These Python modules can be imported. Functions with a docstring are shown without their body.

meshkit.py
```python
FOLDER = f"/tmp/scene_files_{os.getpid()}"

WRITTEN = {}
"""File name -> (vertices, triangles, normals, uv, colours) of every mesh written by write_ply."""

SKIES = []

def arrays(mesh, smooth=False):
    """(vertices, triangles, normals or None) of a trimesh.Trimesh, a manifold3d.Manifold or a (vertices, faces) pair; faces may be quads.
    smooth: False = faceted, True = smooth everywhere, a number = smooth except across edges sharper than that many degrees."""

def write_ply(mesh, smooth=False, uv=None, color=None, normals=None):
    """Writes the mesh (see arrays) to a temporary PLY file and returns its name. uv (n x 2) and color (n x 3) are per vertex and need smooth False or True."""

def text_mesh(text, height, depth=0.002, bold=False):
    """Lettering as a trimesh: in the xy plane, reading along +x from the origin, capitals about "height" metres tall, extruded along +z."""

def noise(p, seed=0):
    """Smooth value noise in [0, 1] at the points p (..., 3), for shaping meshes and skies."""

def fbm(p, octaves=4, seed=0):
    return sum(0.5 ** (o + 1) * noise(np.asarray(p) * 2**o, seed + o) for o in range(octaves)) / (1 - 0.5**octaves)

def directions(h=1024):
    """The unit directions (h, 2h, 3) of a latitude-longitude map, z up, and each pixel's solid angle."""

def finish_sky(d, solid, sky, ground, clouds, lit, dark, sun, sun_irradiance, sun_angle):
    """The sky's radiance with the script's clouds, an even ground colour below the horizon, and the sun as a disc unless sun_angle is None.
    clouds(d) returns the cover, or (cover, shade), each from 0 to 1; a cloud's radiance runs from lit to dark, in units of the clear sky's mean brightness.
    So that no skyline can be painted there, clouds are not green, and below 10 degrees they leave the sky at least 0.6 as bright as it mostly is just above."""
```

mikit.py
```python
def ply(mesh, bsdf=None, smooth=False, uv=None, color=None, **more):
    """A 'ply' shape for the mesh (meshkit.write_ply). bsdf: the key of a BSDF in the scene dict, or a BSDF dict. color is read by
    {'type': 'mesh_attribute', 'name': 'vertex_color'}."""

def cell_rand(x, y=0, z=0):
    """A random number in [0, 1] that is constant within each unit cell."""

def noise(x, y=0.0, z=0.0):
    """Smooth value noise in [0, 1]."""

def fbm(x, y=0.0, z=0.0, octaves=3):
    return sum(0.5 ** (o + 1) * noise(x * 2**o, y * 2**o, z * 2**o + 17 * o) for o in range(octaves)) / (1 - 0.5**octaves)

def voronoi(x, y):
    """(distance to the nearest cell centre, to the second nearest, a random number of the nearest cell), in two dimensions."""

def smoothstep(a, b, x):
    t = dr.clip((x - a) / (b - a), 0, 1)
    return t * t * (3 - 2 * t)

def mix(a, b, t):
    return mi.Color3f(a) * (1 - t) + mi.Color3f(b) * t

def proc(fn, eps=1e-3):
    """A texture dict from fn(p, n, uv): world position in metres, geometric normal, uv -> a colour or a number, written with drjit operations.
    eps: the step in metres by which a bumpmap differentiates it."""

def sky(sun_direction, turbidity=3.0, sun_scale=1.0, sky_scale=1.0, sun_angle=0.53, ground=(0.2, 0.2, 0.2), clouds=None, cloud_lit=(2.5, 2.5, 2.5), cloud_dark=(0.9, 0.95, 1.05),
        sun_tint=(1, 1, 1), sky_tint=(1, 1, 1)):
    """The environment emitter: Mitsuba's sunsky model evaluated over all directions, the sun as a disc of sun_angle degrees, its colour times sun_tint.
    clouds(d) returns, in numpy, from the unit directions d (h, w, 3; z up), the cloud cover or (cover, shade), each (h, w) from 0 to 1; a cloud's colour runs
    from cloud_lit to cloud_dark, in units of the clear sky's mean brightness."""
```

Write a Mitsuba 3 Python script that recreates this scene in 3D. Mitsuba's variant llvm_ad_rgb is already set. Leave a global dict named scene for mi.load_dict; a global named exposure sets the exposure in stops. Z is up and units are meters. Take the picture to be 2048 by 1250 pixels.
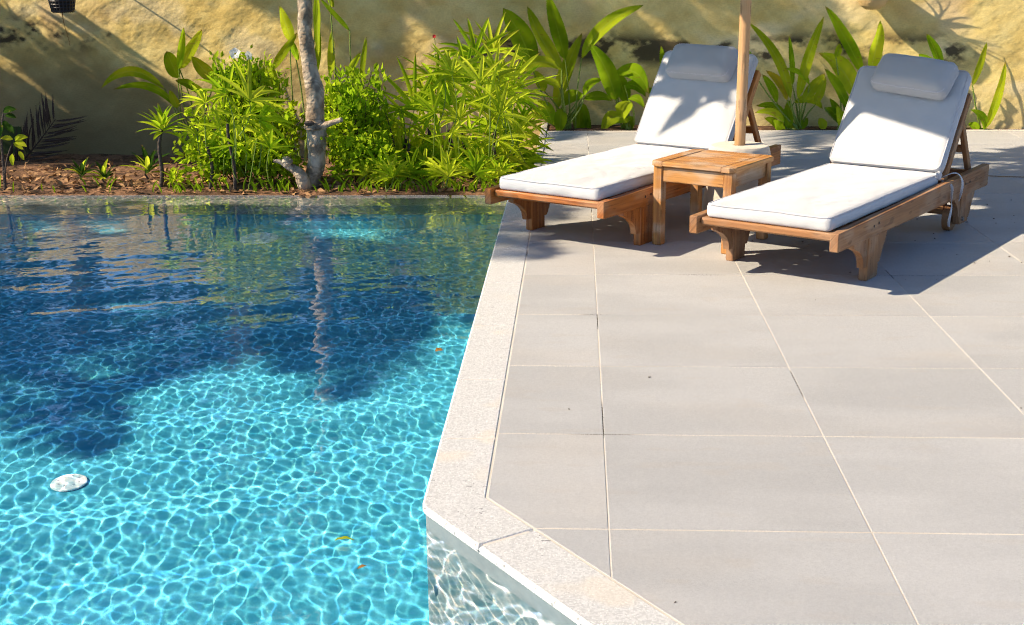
import math, random
import numpy as np, trimesh, manifold3d, shapely
import shapely.geometry as sg
import drjit as dr, mitsuba as mi
import mikit, meshkit
from mikit import noise, fbm, voronoi, smoothstep, mix, cell_rand

scene, labels = {}, {}
T = mi.ScalarTransform4f
V = np.array
PI = math.pi

# ------------------------------------------------------------------ camera, daylight, exposure
CAM = V([-0.078, -2.711, 1.291]); YAW, PITCH, ROLL = -0.0520, 0.2770, -0.0100
fw = V([math.sin(YAW) * math.cos(PITCH), math.cos(YAW) * math.cos(PITCH), -math.sin(PITCH)])
rt = np.cross(fw, [0, 0, 1]); rt /= np.linalg.norm(rt); up = np.cross(rt, fw)
up2 = -rt * math.sin(ROLL) + up * math.cos(ROLL)
scene['camera'] = {'type': 'perspective', 'fov': 2 * math.degrees(math.atan(1024 / 2555.5)), 'fov_axis': 'x', 'near_clip': 0.05, 'far_clip': 500.0,
                   'to_world': T().look_at(origin=CAM.tolist(), target=(CAM + fw).tolist(), up=up2.tolist())}
SUN_AZ, SUN_EL = math.radians(192.4), math.radians(36.2)
SUN = V([math.cos(SUN_AZ) * math.cos(SUN_EL), math.sin(SUN_AZ) * math.cos(SUN_EL), math.sin(SUN_EL)])
scene['sky'] = mikit.sky(SUN.tolist(), turbidity=3, sun_tint=(.975, 1.0, 1.04), sky_tint=(.90, 1.0, 1.16), sky_scale=.68)
exposure = 2.6

# ------------------------------------------------------------------ materials
def rgb(*c): return {'type': 'rgb', 'value': list(c)}
def two(b): return {'type': 'twosided', 'b': b}
def prin(col, rough=0.6, **k): return {'type': 'principled', 'base_color': col if isinstance(col, dict) else rgb(*col), 'roughness': rough, **k}
def bump(b, fn, scale=1.0, eps=1e-3): return {'type': 'bumpmap', 'tex': mikit.proc(fn, eps), 'scale': scale, 'b': b}

def wood_fn(light, dark, grey, greyness, freq=1.0):
    def f(p, n, uv):
        u, v = uv.x * freq, uv.y * freq
        g = fbm(u * 2.2, v * 55 + 3 * noise(u * 1.3, v * 9), 1.7, octaves=3)
        fine = noise(u * 9, v * 330, 4.0)
        c = mix(dark, light, smoothstep(0.25, 0.75, g * 0.75 + fine * 0.25))
        w = smoothstep(0.42, 0.75, fbm(p.x * 9 + 3, p.y * 9, p.z * 13, octaves=3)) * greyness
        c = mix(c, grey, w * (0.55 + 0.45 * fine))
        sc = smoothstep(0.80, 0.9, noise(u * 14, v * 120, 8.0)) * 0.35
        return c * (1 - sc)
    return f
def wood(light, dark, grey, greyness, rough):
    f = wood_fn(light, dark, grey, greyness)
    return two(bump(prin(mikit.proc(f), rough, specular=0.4), lambda p, n, uv: fbm(uv.x * 3, uv.y * 150, octaves=2) , 0.0012, 5e-4))
scene['wood_varnished'] = wood((.46, .165, .034), (.24, .072, .016), (.42, .28, .17), .45, .36)
scene['wood_weathered'] = wood((.32, .150, .058), (.19, .082, .033), (.34, .23, .15), .6, .5)
scene['wood_table'] = wood((.47, .230, .066), (.28, .120, .038), (.46, .35, .25), .95, .5)
scene['wood_pole'] = wood((.52, .310, .150), (.42, .235, .105), (.52, .40, .28), .3, .5)
scene['dark_rubber'] = two(prin((.03, .028, .026), .6))
scene['metal'] = two(prin((.35, .34, .32), .35, metallic=1.0))

def cloth_fn(base):
    def f(p, n, uv):
        s = fbm(p.x * 5, p.y * 5, p.z * 5 + 3, octaves=3)
        w = noise(p.x * 420, p.y * 420, p.z * 420)
        return mi.Color3f(*base) * (0.90 + 0.12 * s + 0.06 * w)
    return f
def cloth_bump(p, n, uv):
    return fbm(p.x * 9, p.y * 9, p.z * 9, octaves=3) * 0.016 + noise(p.x * 300, p.y * 300, p.z * 300) * 0.0003
scene['cushion_cloth'] = two(bump(prin(mikit.proc(cloth_fn((.500, .512, .532))), .9, sheen=.3), cloth_bump, 1.0, 1.5e-3))
scene['pillow_cloth'] = two(bump(prin(mikit.proc(cloth_fn((.405, .415, .435))), .9, sheen=.3), cloth_bump, 1.0, 1.5e-3))
scene['piping_cloth'] = two(prin((.50, .50, .54), .9))

def tile_fn(seed):
    def f(p, n, uv):
        a = fbm(p.x * 2.1 + seed * 7.3, p.y * 5.5 + seed, octaves=4)
        b = fbm(p.x * 1.3 + 9 + seed * 3.1, p.y * 3.0, 5.0, octaves=3)
        g = noise(p.x * 520, p.y * 520)
        g2 = noise(p.x * 160, p.y * 200, 2.0)
        c = mix((.355, .361, .364), (.392, .398, .401), smoothstep(.3, .7, a))
        c = c * (.955 + .09 * cell_rand(dr.floor(p.x / .6), dr.floor(p.y / .6), 3))
        c = mix(c, (.425, .400, .365), smoothstep(.45, .78, b) * .35)
        st = smoothstep(.66, .80, fbm(p.x * 7 + seed, p.y * 24, 9.0, octaves=3))
        c = mix(c, (.36, .32, .27), st * .15)
        return c * (0.90 + .13 * g + .07 * g2)
    return f
def tile_bump(p, n, uv): return noise(p.x * 260, p.y * 260) * 0.0006 + fbm(p.x * 10, p.y * 60, octaves=2) * .0008
for k in range(3):
    scene[f'tile_stone_{k}'] = two(bump(prin(mikit.proc(tile_fn(k)), .55, specular=.35), tile_bump, 1.0, 1e-3))
scene['grout'] = two(prin(mikit.proc(lambda p, n, uv: mix((.57, .53, .47), (.46, .42, .36), noise(p.x * 6, p.y * 6)) * (1 - .85 * smoothstep(.80, .86, noise(p.x * 2.3, p.y * 2.9, 7.)))), .9))

def granite_fn(p, n, uv):
    a = fbm(p.x * 240, p.y * 240, p.z * 240, octaves=2)
    b = noise(p.x * 420 + 5, p.y * 420, p.z * 420)
    s = fbm(p.x * 7, p.y * 7, p.z * 7, octaves=3)
    c = mix((.435, .44, .435), (.555, .56, .555), smoothstep(.25, .75, a))
    c = mix(c, (.80, .79, .77), smoothstep(.70, .8, b) * .6)
    d = noise(p.x * 120 + 3 * noise(p.x * 60, p.y * 60), p.y * 120, p.z * 120 + 4.5)
    c = mix(c, (.14, .14, .15), smoothstep(.80, .86, d) * .75)
    return mix(c, (.60, .53, .42), smoothstep(.55, .76, s) * .40)
scene['granite'] = two(bump(prin(mikit.proc(granite_fn), .6), lambda p, n, uv: noise(p.x * 300, p.y * 300, p.z * 300) * .0011, 1.0, 8e-4))
scene['wet_granite'] = two(prin(mikit.proc(lambda p, n, uv: granite_fn(p, n, uv) * mi.Color3f(.40, .39, .37)), .5))
scene['kerb_stone'] = two(bump(prin(mikit.proc(lambda p, n, uv: mix((.37, .35, .31), (.46, .44, .40), fbm(p.x * 12, p.y * 12, p.z * 12))), .8), lambda p, n, uv: fbm(p.x * 60, p.y * 60, p.z * 60) * .004))
scene['concrete_white'] = two(bump(prin(mikit.proc(lambda p, n, uv: mix((.46, .425, .37), (.58, .545, .485), fbm(p.x * 14, p.y * 14, p.z * 14)) * (.92 + .08 * noise(p.x * 200, p.y * 200, p.z * 200))), .8), lambda p, n, uv: fbm(p.x * 90, p.y * 90, p.z * 90) * .002))

def wall_fn(p, n, uv):
    x = p.x; z = p.z
    a = fbm(p.x * 2.2, p.y * 2.2, p.z * 2.2 + 4, octaves=4)
    b = fbm(p.x * 11, p.y * 11, p.z * 11, octaves=3)
    c = mix((.64, .475, .155), (.82, .675, .290), smoothstep(.3, .7, a * .6 + b * .4))
    c = mix(c, (.78, .68, .44), smoothstep(.55, .75, fbm(p.x * 3.1 + 7, p.y * 3, p.z * 3.5)) * .5)
    c = mix(c, (.56, .36, .18), smoothstep(.62, .80, fbm(p.x * 2.6 + 31, p.y * 2, p.z * 1.2, octaves=3)) * .45)
    # black lichen band along an old ledge of the plaster
    zb = .56 + .05 * (noise(x * 1.1, 3.) - .5) + .10 * smoothstep(-1.9, -3.2, x)
    band = dr.exp(-dr.square((z - zb) / (.115))) 
    li = smoothstep(.44, .62, fbm(p.x * 4.5, p.y * 4.5, p.z * 6 + 11, octaves=4) * .75 + .25 * fbm(p.x * 22, p.y * 22, p.z * 25, octaves=3))
    pt = smoothstep(.40, .58, noise(x * .85 + 4.35, 5.))
    c = mix(c, (.045, .036, .026), dr.clip(band * li * (.25 + .95 * pt) * 1.1, 0, .93))
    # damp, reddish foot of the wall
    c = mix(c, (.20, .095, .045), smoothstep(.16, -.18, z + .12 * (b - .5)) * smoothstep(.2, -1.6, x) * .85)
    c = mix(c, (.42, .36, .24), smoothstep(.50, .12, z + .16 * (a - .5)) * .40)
    c = mix(c, (.27, .215, .095), smoothstep(.62, .20, z + .5 * (a - .5) + .12 * (b - .5)) * smoothstep(-1.5, -2.6, x + .6 * (b - .5)) * .75)  # olive dirt, with shade over the lower left painted in
    return c * (.88 + .2 * noise(p.x * 130, p.y * 130, p.z * 130))
def wall_bump(p, n, uv):
    return fbm(p.x * 8, p.y * 8, p.z * 9, octaves=3) * .014 + fbm(p.x * 40, p.y * 40, p.z * 44, octaves=3) * .0035
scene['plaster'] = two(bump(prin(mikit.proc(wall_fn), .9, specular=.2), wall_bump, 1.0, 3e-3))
def soil_fn(p, n, uv):
    a = fbm(p.x * 9, p.y * 9, octaves=4); b = noise(p.x * 90, p.y * 90)
    return mix((.075, .038, .020), (.20, .105, .055), smoothstep(.3, .7, a)) * (.6 + .7 * b)
scene['soil'] = two(bump(prin(mikit.proc(soil_fn), .95), lambda p, n, uv: fbm(p.x * 30, p.y * 30, octaves=3) * .03, 1.0, 3e-3))
scene['lawn'] = two(prin(mikit.proc(lambda p, n, uv: mix((.04, .07, .015), (.09, .11, .03), fbm(p.x * 3, p.y * 3))), .9))
scene['dry_litter'] = two(prin(mikit.proc(lambda p, n, uv: mix((.16, .08, .035), (.42, .24, .10), noise(p.x * 31, p.y * 31, p.z * 31))), .8))
scene['debris'] = two(prin((.06, .045, .03), .8))

# ------------------------------------------------------------------ water: one set of ripples shapes the surface; its caustics are painted into the transmittance
rng = np.random.default_rng(9)
def ripples(n, lmin, lmax, slope, direction, spread):
    out = []
    for i in range(n):
        lam = lmin * (lmax / lmin) ** ((i + .5) / n); th = direction + rng.normal() * spread; k = 2 * PI / lam
        out.append((k * math.cos(th), k * math.sin(th), rng.uniform(0, 6.28), slope / k / math.sqrt(n)))
    return out
RIP = ripples(6, .040, .135, .12, 1.6, .8) + ripples(5, .030, .072, .085, .1, .5) + ripples(3, .30, .50, .26, 1.92, .10) + ripples(2, .5, .9, .08, 1.5, .5)
LENS = .090
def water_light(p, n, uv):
    """Caustic light painted into the transmittance at p, each ripple taken as a small lens (a little more for blue than for red)."""
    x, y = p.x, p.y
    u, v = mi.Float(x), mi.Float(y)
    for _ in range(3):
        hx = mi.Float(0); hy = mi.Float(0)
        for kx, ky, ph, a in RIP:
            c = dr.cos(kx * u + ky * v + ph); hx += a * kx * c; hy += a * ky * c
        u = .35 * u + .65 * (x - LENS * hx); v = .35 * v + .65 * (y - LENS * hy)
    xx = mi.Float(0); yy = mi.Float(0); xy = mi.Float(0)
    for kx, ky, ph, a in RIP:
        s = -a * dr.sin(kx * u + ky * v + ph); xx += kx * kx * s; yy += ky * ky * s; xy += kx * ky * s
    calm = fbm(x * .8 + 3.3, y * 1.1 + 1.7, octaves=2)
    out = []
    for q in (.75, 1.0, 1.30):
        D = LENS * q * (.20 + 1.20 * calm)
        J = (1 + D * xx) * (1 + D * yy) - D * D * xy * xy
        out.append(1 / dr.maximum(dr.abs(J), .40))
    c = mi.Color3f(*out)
    # a finer, weaker caustic pattern painted over the first
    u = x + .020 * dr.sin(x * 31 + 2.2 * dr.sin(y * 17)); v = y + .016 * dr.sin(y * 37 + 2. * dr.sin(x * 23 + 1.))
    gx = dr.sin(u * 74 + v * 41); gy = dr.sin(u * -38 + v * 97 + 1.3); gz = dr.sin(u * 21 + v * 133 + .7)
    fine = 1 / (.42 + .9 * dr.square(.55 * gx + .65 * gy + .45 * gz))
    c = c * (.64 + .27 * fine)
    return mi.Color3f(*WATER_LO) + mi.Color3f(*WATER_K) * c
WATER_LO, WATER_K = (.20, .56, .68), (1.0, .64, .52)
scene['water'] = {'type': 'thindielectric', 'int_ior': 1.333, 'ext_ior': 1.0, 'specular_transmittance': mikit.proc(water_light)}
def pool_fn(p, n, uv):
    a = noise(p.x * 40, p.y * 40, p.z * 40); b = fbm(p.x * 2, p.y * 2, p.z * 2)
    return mix((.036, .285, .410), (.064, .375, .505), a * .6 + b * .4)
scene['pool_mosaic'] = two(prin(mikit.proc(pool_fn), .6))
scene['pool_side'] = two(prin(mikit.proc(lambda p, n, uv: mix((.135, .165, .178), (.20, .228, .238), fbm(p.x * 30, p.y * 30, p.z * 50))), .6))
scene['white_plastic'] = two(prin((.75, .78, .78), .4))

# ------------------------------------------------------------------ leaves and bark
def leaf_mat(lo, hi, rib, trans=1.15, rough=.4, spec=True):
    def f(p, n, uv):
        a = fbm(p.x * 7, p.y * 7, p.z * 7, octaves=2)
        c = mix(lo, hi, smoothstep(.3, .7, a))
        r = smoothstep(.10, .02, dr.abs(uv.x)) * .6 + .12 * smoothstep(.35, .65, noise(uv.x * 2, uv.y * 60, 1.))
        c = mix(c, rib, r); t = uv.y - dr.floor(uv.y); k = dr.floor(uv.y)
        c = c * (.78 + .42 * cell_rand(k, 5, 2))
        br = smoothstep(.90, 1.0, t + .10 * (fbm(p.x * 40, p.y * 40, p.z * 40, octaves=2) - .5) + .05 * (cell_rand(k, 1, 1) - .5)) + smoothstep(.80, .88, noise(p.x * 55, p.y * 55, p.z * 55)) * .45
        return mix(c, (.34, .20, .06), dr.clip(br, 0, 1) * .8)
    return {'type': 'principledthin', 'base_color': mikit.proc(f), 'roughness': rough, 'diff_trans': trans, 'eta': 1.4}
scene['leaf_paddle'] = leaf_mat((.190, .370, .010), (.330, .520, .014), (.40, .58, .05), trans=1.3, rough=.3)
scene['leaf_paddle_light'] = leaf_mat((.36, .52, .014), (.52, .64, .025), (.52, .64, .10))
scene['leaf_paddle_yellow'] = leaf_mat((.42, .40, .02), (.55, .46, .03), (.5, .45, .1))
scene['leaf_fan'] = leaf_mat((.270, .470, .012), (.470, .640, .018), (.50, .64, .06), trans=1.25, rough=.2)
scene['leaf_fan_light'] = leaf_mat((.50, .64, .018), (.66, .75, .04), (.66, .74, .14), trans=1.25, rough=.2)
scene['leaf_bush'] = leaf_mat((.280, .480, .012), (.540, .690, .022), (.5, .64, .06), trans=1.25, rough=.22)
scene['leaf_dark'] = leaf_mat((.030, .080, .010), (.055, .120, .015), (.09, .16, .03), trans=.8)
scene['leaf_crown'] = leaf_mat((.045, .110, .012), (.085, .170, .020), (.12, .2, .03), trans=.9)
scene['leaf_dry'] = {'type': 'principledthin', 'base_color': mikit.proc(lambda p, n, uv: mix((.20, .085, .022), (.50, .27, .09), noise(p.x * 24, p.y * 24, p.z * 24))), 'roughness': .6, 'diff_trans': .6}
scene['leaf_dead'] = two(prin(mikit.proc(lambda p, n, uv: mix((.035, .020, .013), (.10, .055, .035), noise(uv.x * 5, uv.y * 40))), .7))
scene['petal_white'] = {'type': 'principledthin', 'base_color': rgb(.85, .85, .87), 'roughness': .6, 'diff_trans': .7}
scene['petal_red'] = {'type': 'principledthin', 'base_color': rgb(.65, .05, .06), 'roughness': .6, 'diff_trans': .7}
scene['stem_green'] = two(prin((.16, .24, .03), .5))
def bark_fn(p, n, uv):
    a = fbm(p.x * 30, p.y * 30, p.z * 16, octaves=4); b = fbm(p.x * 9, p.y * 9, p.z * 5 + 2, octaves=3)
    c = mix((.20, .145, .095), (.46, .375, .275), smoothstep(.3, .7, a))
    c = mix(c, (.54, .47, .38), smoothstep(.5, .72, b) * .6)
    c = mix(c, (.07, .05, .035), smoothstep(.62, .74, fbm(p.x * 14 + 5, p.y * 14, p.z * 7, octaves=3)) * .6)
    ring = smoothstep(.58, .8, noise(p.z * 110 + 9 * noise(p.x * 30, p.y * 30, p.z * 5), p.x * 3, p.y * 3))
    return c * (1 - .25 * ring)
scene['bark'] = two(bump(prin(mikit.proc(bark_fn), .85), lambda p, n, uv: fbm(p.x * 45, p.y * 45, p.z * 60, octaves=3) * .012, 1.0, 2e-3))
scene['bark_dark'] = two(bump(prin((.055, .040, .032), .8), lambda p, n, uv: fbm(p.x * 60, p.y * 60, p.z * 90, octaves=2) * .006, 1.0, 2e-3))
scene['basket_black'] = two(prin((.022, .024, .030), .45))
scene['terracotta'] = two(bump(prin(mikit.proc(lambda p, n, uv: mix((.46, .31, .13), (.58, .42, .20), fbm(p.x * 20, p.y * 20, p.z * 20))), .8), lambda p, n, uv: fbm(p.x * 60, p.y * 60, p.z * 60) * .003))
scene['canvas'] = two(prin((.60, .56, .48), .9))

# ------------------------------------------------------------------ mesh helpers
def put(key, mesh, bsdf, smooth=False, uv=None, **k):
    base, i = key, 1
    while key in scene: key = f'{base}_{i:03d}'; i += 1
    scene[key] = mikit.ply(mesh, bsdf, smooth=smooth, uv=uv, **k)
    return key
def name(key):
    base, i = key, 1
    while key in labels or key in scene or any(k.startswith(key + '__') for k in scene): key = f'{base}_{i:03d}'; i += 1
    return key
def tag(key, label=None, cat=None, group=None, kind=None):
    labels[key] = {a: b for a, b in (('label', label), ('category', cat), ('group', group), ('kind', kind)) if b}
    return key
def M(v, f): return trimesh.Trimesh(np.asarray(v, float), np.asarray(f), process=False)
def cat(ms): return trimesh.util.concatenate(ms)

def hull(pts):
    return trimesh.convex.convex_hull(np.asarray(pts, float))
def cbox(x0, x1, y0, y1, z0, z1, ch=.003):
    """A box with chamfered edges; uv runs along its longest side."""
    pts = []
    for x, sx in ((x0, 1), (x1, -1)):
        for y, sy in ((y0, 1), (y1, -1)):
            for z, sz in ((z0, 1), (z1, -1)):
                pts += [(x, y + sy * ch, z + sz * ch), (x + sx * ch, y, z + sz * ch), (x + sx * ch, y + sy * ch, z)]
    return hull(pts)
SEED = [0]
def wuv(mesh, axis=None):
    e = mesh.extents; ax = int(np.argmax(e)) if axis is None else axis
    SEED[0] += 1; o = random.Random(SEED[0]).uniform(0, 40)
    v = mesh.vertices; oth = [i for i in range(3) if i != ax]
    return np.c_[v[:, ax] + o, v[:, oth[0]] + .77 * v[:, oth[1]] + o * .37]
def moved(mesh, R, o=(0, 0, 0)):
    m = mesh.copy(); m.vertices = m.vertices @ np.asarray(R, float).T + np.asarray(o, float); return m
def plank(key, mesh, bsdf, R=np.eye(3), o=(0, 0, 0), axis=None):
    uv = wuv(mesh, axis); return put(key, moved(mesh, R, o), bsdf, uv=uv)
def bar(p0, p1, w, t, side):
    """A chamfered bar from p0 to p1; w across along 'side', t in the third direction. Returns (local mesh, R, o)."""
    p0, p1 = V(p0, float), V(p1, float); d = p1 - p0; L = np.linalg.norm(d); d /= L
    s = V(side, float) - np.dot(side, d) * d; s /= np.linalg.norm(s)
    return cbox(0, L, -w / 2, w / 2, -t / 2, t / 2, .003), np.stack([d, s, np.cross(d, s)], 1), p0
def tube(points, radii, sides=8, cap=True):
    p = np.asarray(points, float); n = len(p); r = np.broadcast_to(np.asarray(radii, float), (n,))
    t = np.gradient(p, axis=0); t /= np.linalg.norm(t, axis=1, keepdims=True) + 1e-12
    a = np.cross(t[0], [0, 0, 1.] if abs(t[0][2]) < .9 else [1., 0, 0]); a /= np.linalg.norm(a); A = []
    for i in range(n):
        a = a - np.dot(a, t[i]) * t[i]; a /= np.linalg.norm(a); A.append(a)
    A = V(A); B = np.cross(t, A); ang = np.arange(sides) * 2 * PI / sides
    v = (p[:, None] + r[:, None, None] * (np.cos(ang)[None, :, None] * A[:, None] + np.sin(ang)[None, :, None] * B[:, None])).reshape(-1, 3)
    f = []
    for i in range(n - 1):
        for j in range(sides):
            q, w = i * sides + j, i * sides + (j + 1) % sides
            f += [(q, w, w + sides), (q, w + sides, q + sides)]
    if cap:
        v = np.vstack([v, p[0], p[-1]]); c = len(v) - 2
        for j in range(sides):
            f += [(c, (j + 1) % sides, j), (c + 1, (n - 1) * sides + j, (n - 1) * sides + (j + 1) % sides)]
    return M(v, f)
def tuv(points, sides=8, cap=True):
    p = np.asarray(points, float); s = np.r_[0, np.cumsum(np.linalg.norm(np.diff(p, axis=0), axis=1))]
    u = np.repeat(s, sides); w = np.tile(np.abs(np.arange(sides) / sides - .5) * .3, len(p))
    uv = np.c_[u, w]
    return np.vstack([uv, [[0, 0], [s[-1], 0]]]) if cap else uv
def lathe(profile, n=32):
    m = trimesh.creation.revolve(np.asarray(profile, float), sections=n); return m
def extrude(poly, h, z0=0):
    m = trimesh.creation.extrude_polygon(poly, h, engine='earcut'); m.vertices[:, 2] += z0; return m
def smooth_curve(pts, n=60):
    from scipy.interpolate import CubicSpline
    p = np.asarray(pts, float); s = np.r_[0, np.cumsum(np.linalg.norm(np.diff(p, axis=0), axis=1))]
    return CubicSpline(s, p)(np.linspace(0, s[-1], n))

# ------------------------------------------------------------------ the setting: ground, pool, deck, bed, wall
WATER_Z = -.062
cx, cw = -.449, .155
d1 = V([.583, -.812]); d1 /= np.linalg.norm(d1)
K0 = V([-.449, .118]) ; far_y, ledge_y = 4.47, 4.275
# outer (water side) and inner (tile side) edges of the coping, from far to near, with the rounded corner
def coping_edge(off):
    nl = V([1., 0]); n2 = V([-d1[1], d1[0]]); n2 = n2 if n2[0] > 0 else -n2
    A0 = V([cx, 9.]) + nl * off; k = K0 + nl * off
    # meet of the two offset lines
    B0 = K0 + n2 * off
    t = ((k[0] - B0[0])) / d1[0]; kc = B0 + d1 * t
    return kc
ko, ki = coping_edge(0.), coping_edge(cw)
Rr = .085
dir0 = V([0, -1.])
half = math.acos(np.dot(dir0, d1)) / 2; tl = Rr * math.tan(half)
a0 = ko - dir0 * tl; a1 = ko + d1 * tl
nin = V([1., 0]); cen = a0 + nin * Rr
arc = []
th0, th1 = math.atan2(*(a0 - cen)[::-1]), math.atan2(*(a1 - cen)[::-1])
if th1 < th0: th1 += 2 * PI
for th in np.linspace(th0, th1, 13): arc.append(cen + Rr * V([math.cos(th), math.sin(th)]))
FARD = 6.0
outer = [V([cx, far_y])] + arc + [ko + d1 * FARD]
inner = [V([cx + cw, far_y]), ki, ki + d1 * FARD]
coping_poly = sg.Polygon([tuple(q) for q in outer] + [tuple(q) for q in inner[::-1]])
pool_pts = [(-5.2, far_y), (cx, far_y)] + [tuple(q) for q in arc] + [tuple(ko + d1 * FARD), (-5.2, (ko + d1 * FARD)[1])]
pool_poly = sg.Polygon(pool_pts)

# pool shell: a floor that gets deeper towards the camera, and side walls
def floor_z(y): return -.215 - .076 * (ledge_y - np.asarray(y, float))
def grid(x0, x1, y0, y1, nx, ny):
    X, Y = np.meshgrid(np.linspace(x0, x1, nx), np.linspace(y0, y1, ny)); v = np.c_[X.ravel(), Y.ravel(), np.zeros(X.size)]
    i, j = np.meshgrid(np.arange(nx - 1), np.arange(ny - 1)); q = (j * nx + i).ravel()
    return v, np.vstack([np.c_[q, q + 1, q + nx + 1], np.c_[q, q + nx + 1, q + nx]])
v, f = grid(-5.2, 3.3, -5.0, ledge_y, 60, 70); v[:, 2] = floor_z(v[:, 1])
tag(put('pool_floor', M(v, f), 'pool_mosaic', smooth=True), kind='structure')
def wall_strip(pts, z0f, z1):
    v, f = [], []
    for q in pts: v += [(q[0], q[1], z0f(q[1])), (q[0], q[1], z1)]
    for i in range(len(pts) - 1): a = 2 * i; f += [(a, a + 2, a + 3), (a, a + 3, a + 1)]
    return M(v, f)
low = lambda y: float(floor_z(y)) - .05
set_in = .007
side = [q + V([set_in, 0]) if i == 0 else q + set_in * (cen - q) / np.linalg.norm(cen - q) if i < len(outer) - 1 else q + set_in * V([-d1[1], d1[0]]) for i, q in enumerate(outer)]
ss = [V([x, y]) for x, y in zip(*[np.interp(np.linspace(0, 1, 80), np.linspace(0, 1, 2), [side[0][k], side[1][k]]) for k in (0, 1)])][:-1] + side[1:]
tag(put('pool_side_wall', wall_strip(ss, low, -.0168), 'pool_side', smooth=30), kind='structure')
tag(put('pool_far_wall', wall_strip([V([-5.2, ledge_y]), V([cx + set_in + .004, ledge_y])], low, -.0785), 'pool_mosaic'), kind='structure')
tag(put('pool_near_wall', wall_strip([V([3.3, -4.95]), V([-5.2, -4.95]), V([-5.2, far_y])], low, -.03), 'pool_mosaic'), kind='structure')
led = extrude(sg.box(-5.2, ledge_y - .012, cx + .04, far_y + .012), .05, -.128)
tag(put('pool_ledge', led, 'wet_granite'), kind='structure')

# water: ripples as real relief
xs = np.r_[np.linspace(-5.2, -3.6, 30), np.linspace(-3.56, .6, 190), np.linspace(.65, 3.25, 40)]
ys = np.r_[np.linspace(-4.95, -1., 60), np.linspace(-.97, far_y + .005, 260)]
X, Y = np.meshgrid(xs, ys); H = np.zeros_like(X)
for kx, ky, ph, a in RIP: H += a * np.sin(kx * X + ky * Y + ph) * (.22 if math.hypot(kx, ky) < 25 else 1)
amp = .30 * (1 - .45 * np.clip((Y - 1.5) / 2.5, 0, 1))
for lam, th, sl in ((.11, 1.2, .010), (.16, 1.9, .014), (.27, 1.45, .016), (.075, 1.7, .008)):
    k = 2 * PI / lam; H += sl / k * np.sin(k * (math.cos(th) * X + math.sin(th) * Y) + lam * 90) / .45
v = np.c_[X.ravel(), Y.ravel(), (WATER_Z + H * amp * np.clip((far_y + .1 - Y) / .4, .1, 1)).ravel()]
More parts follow.
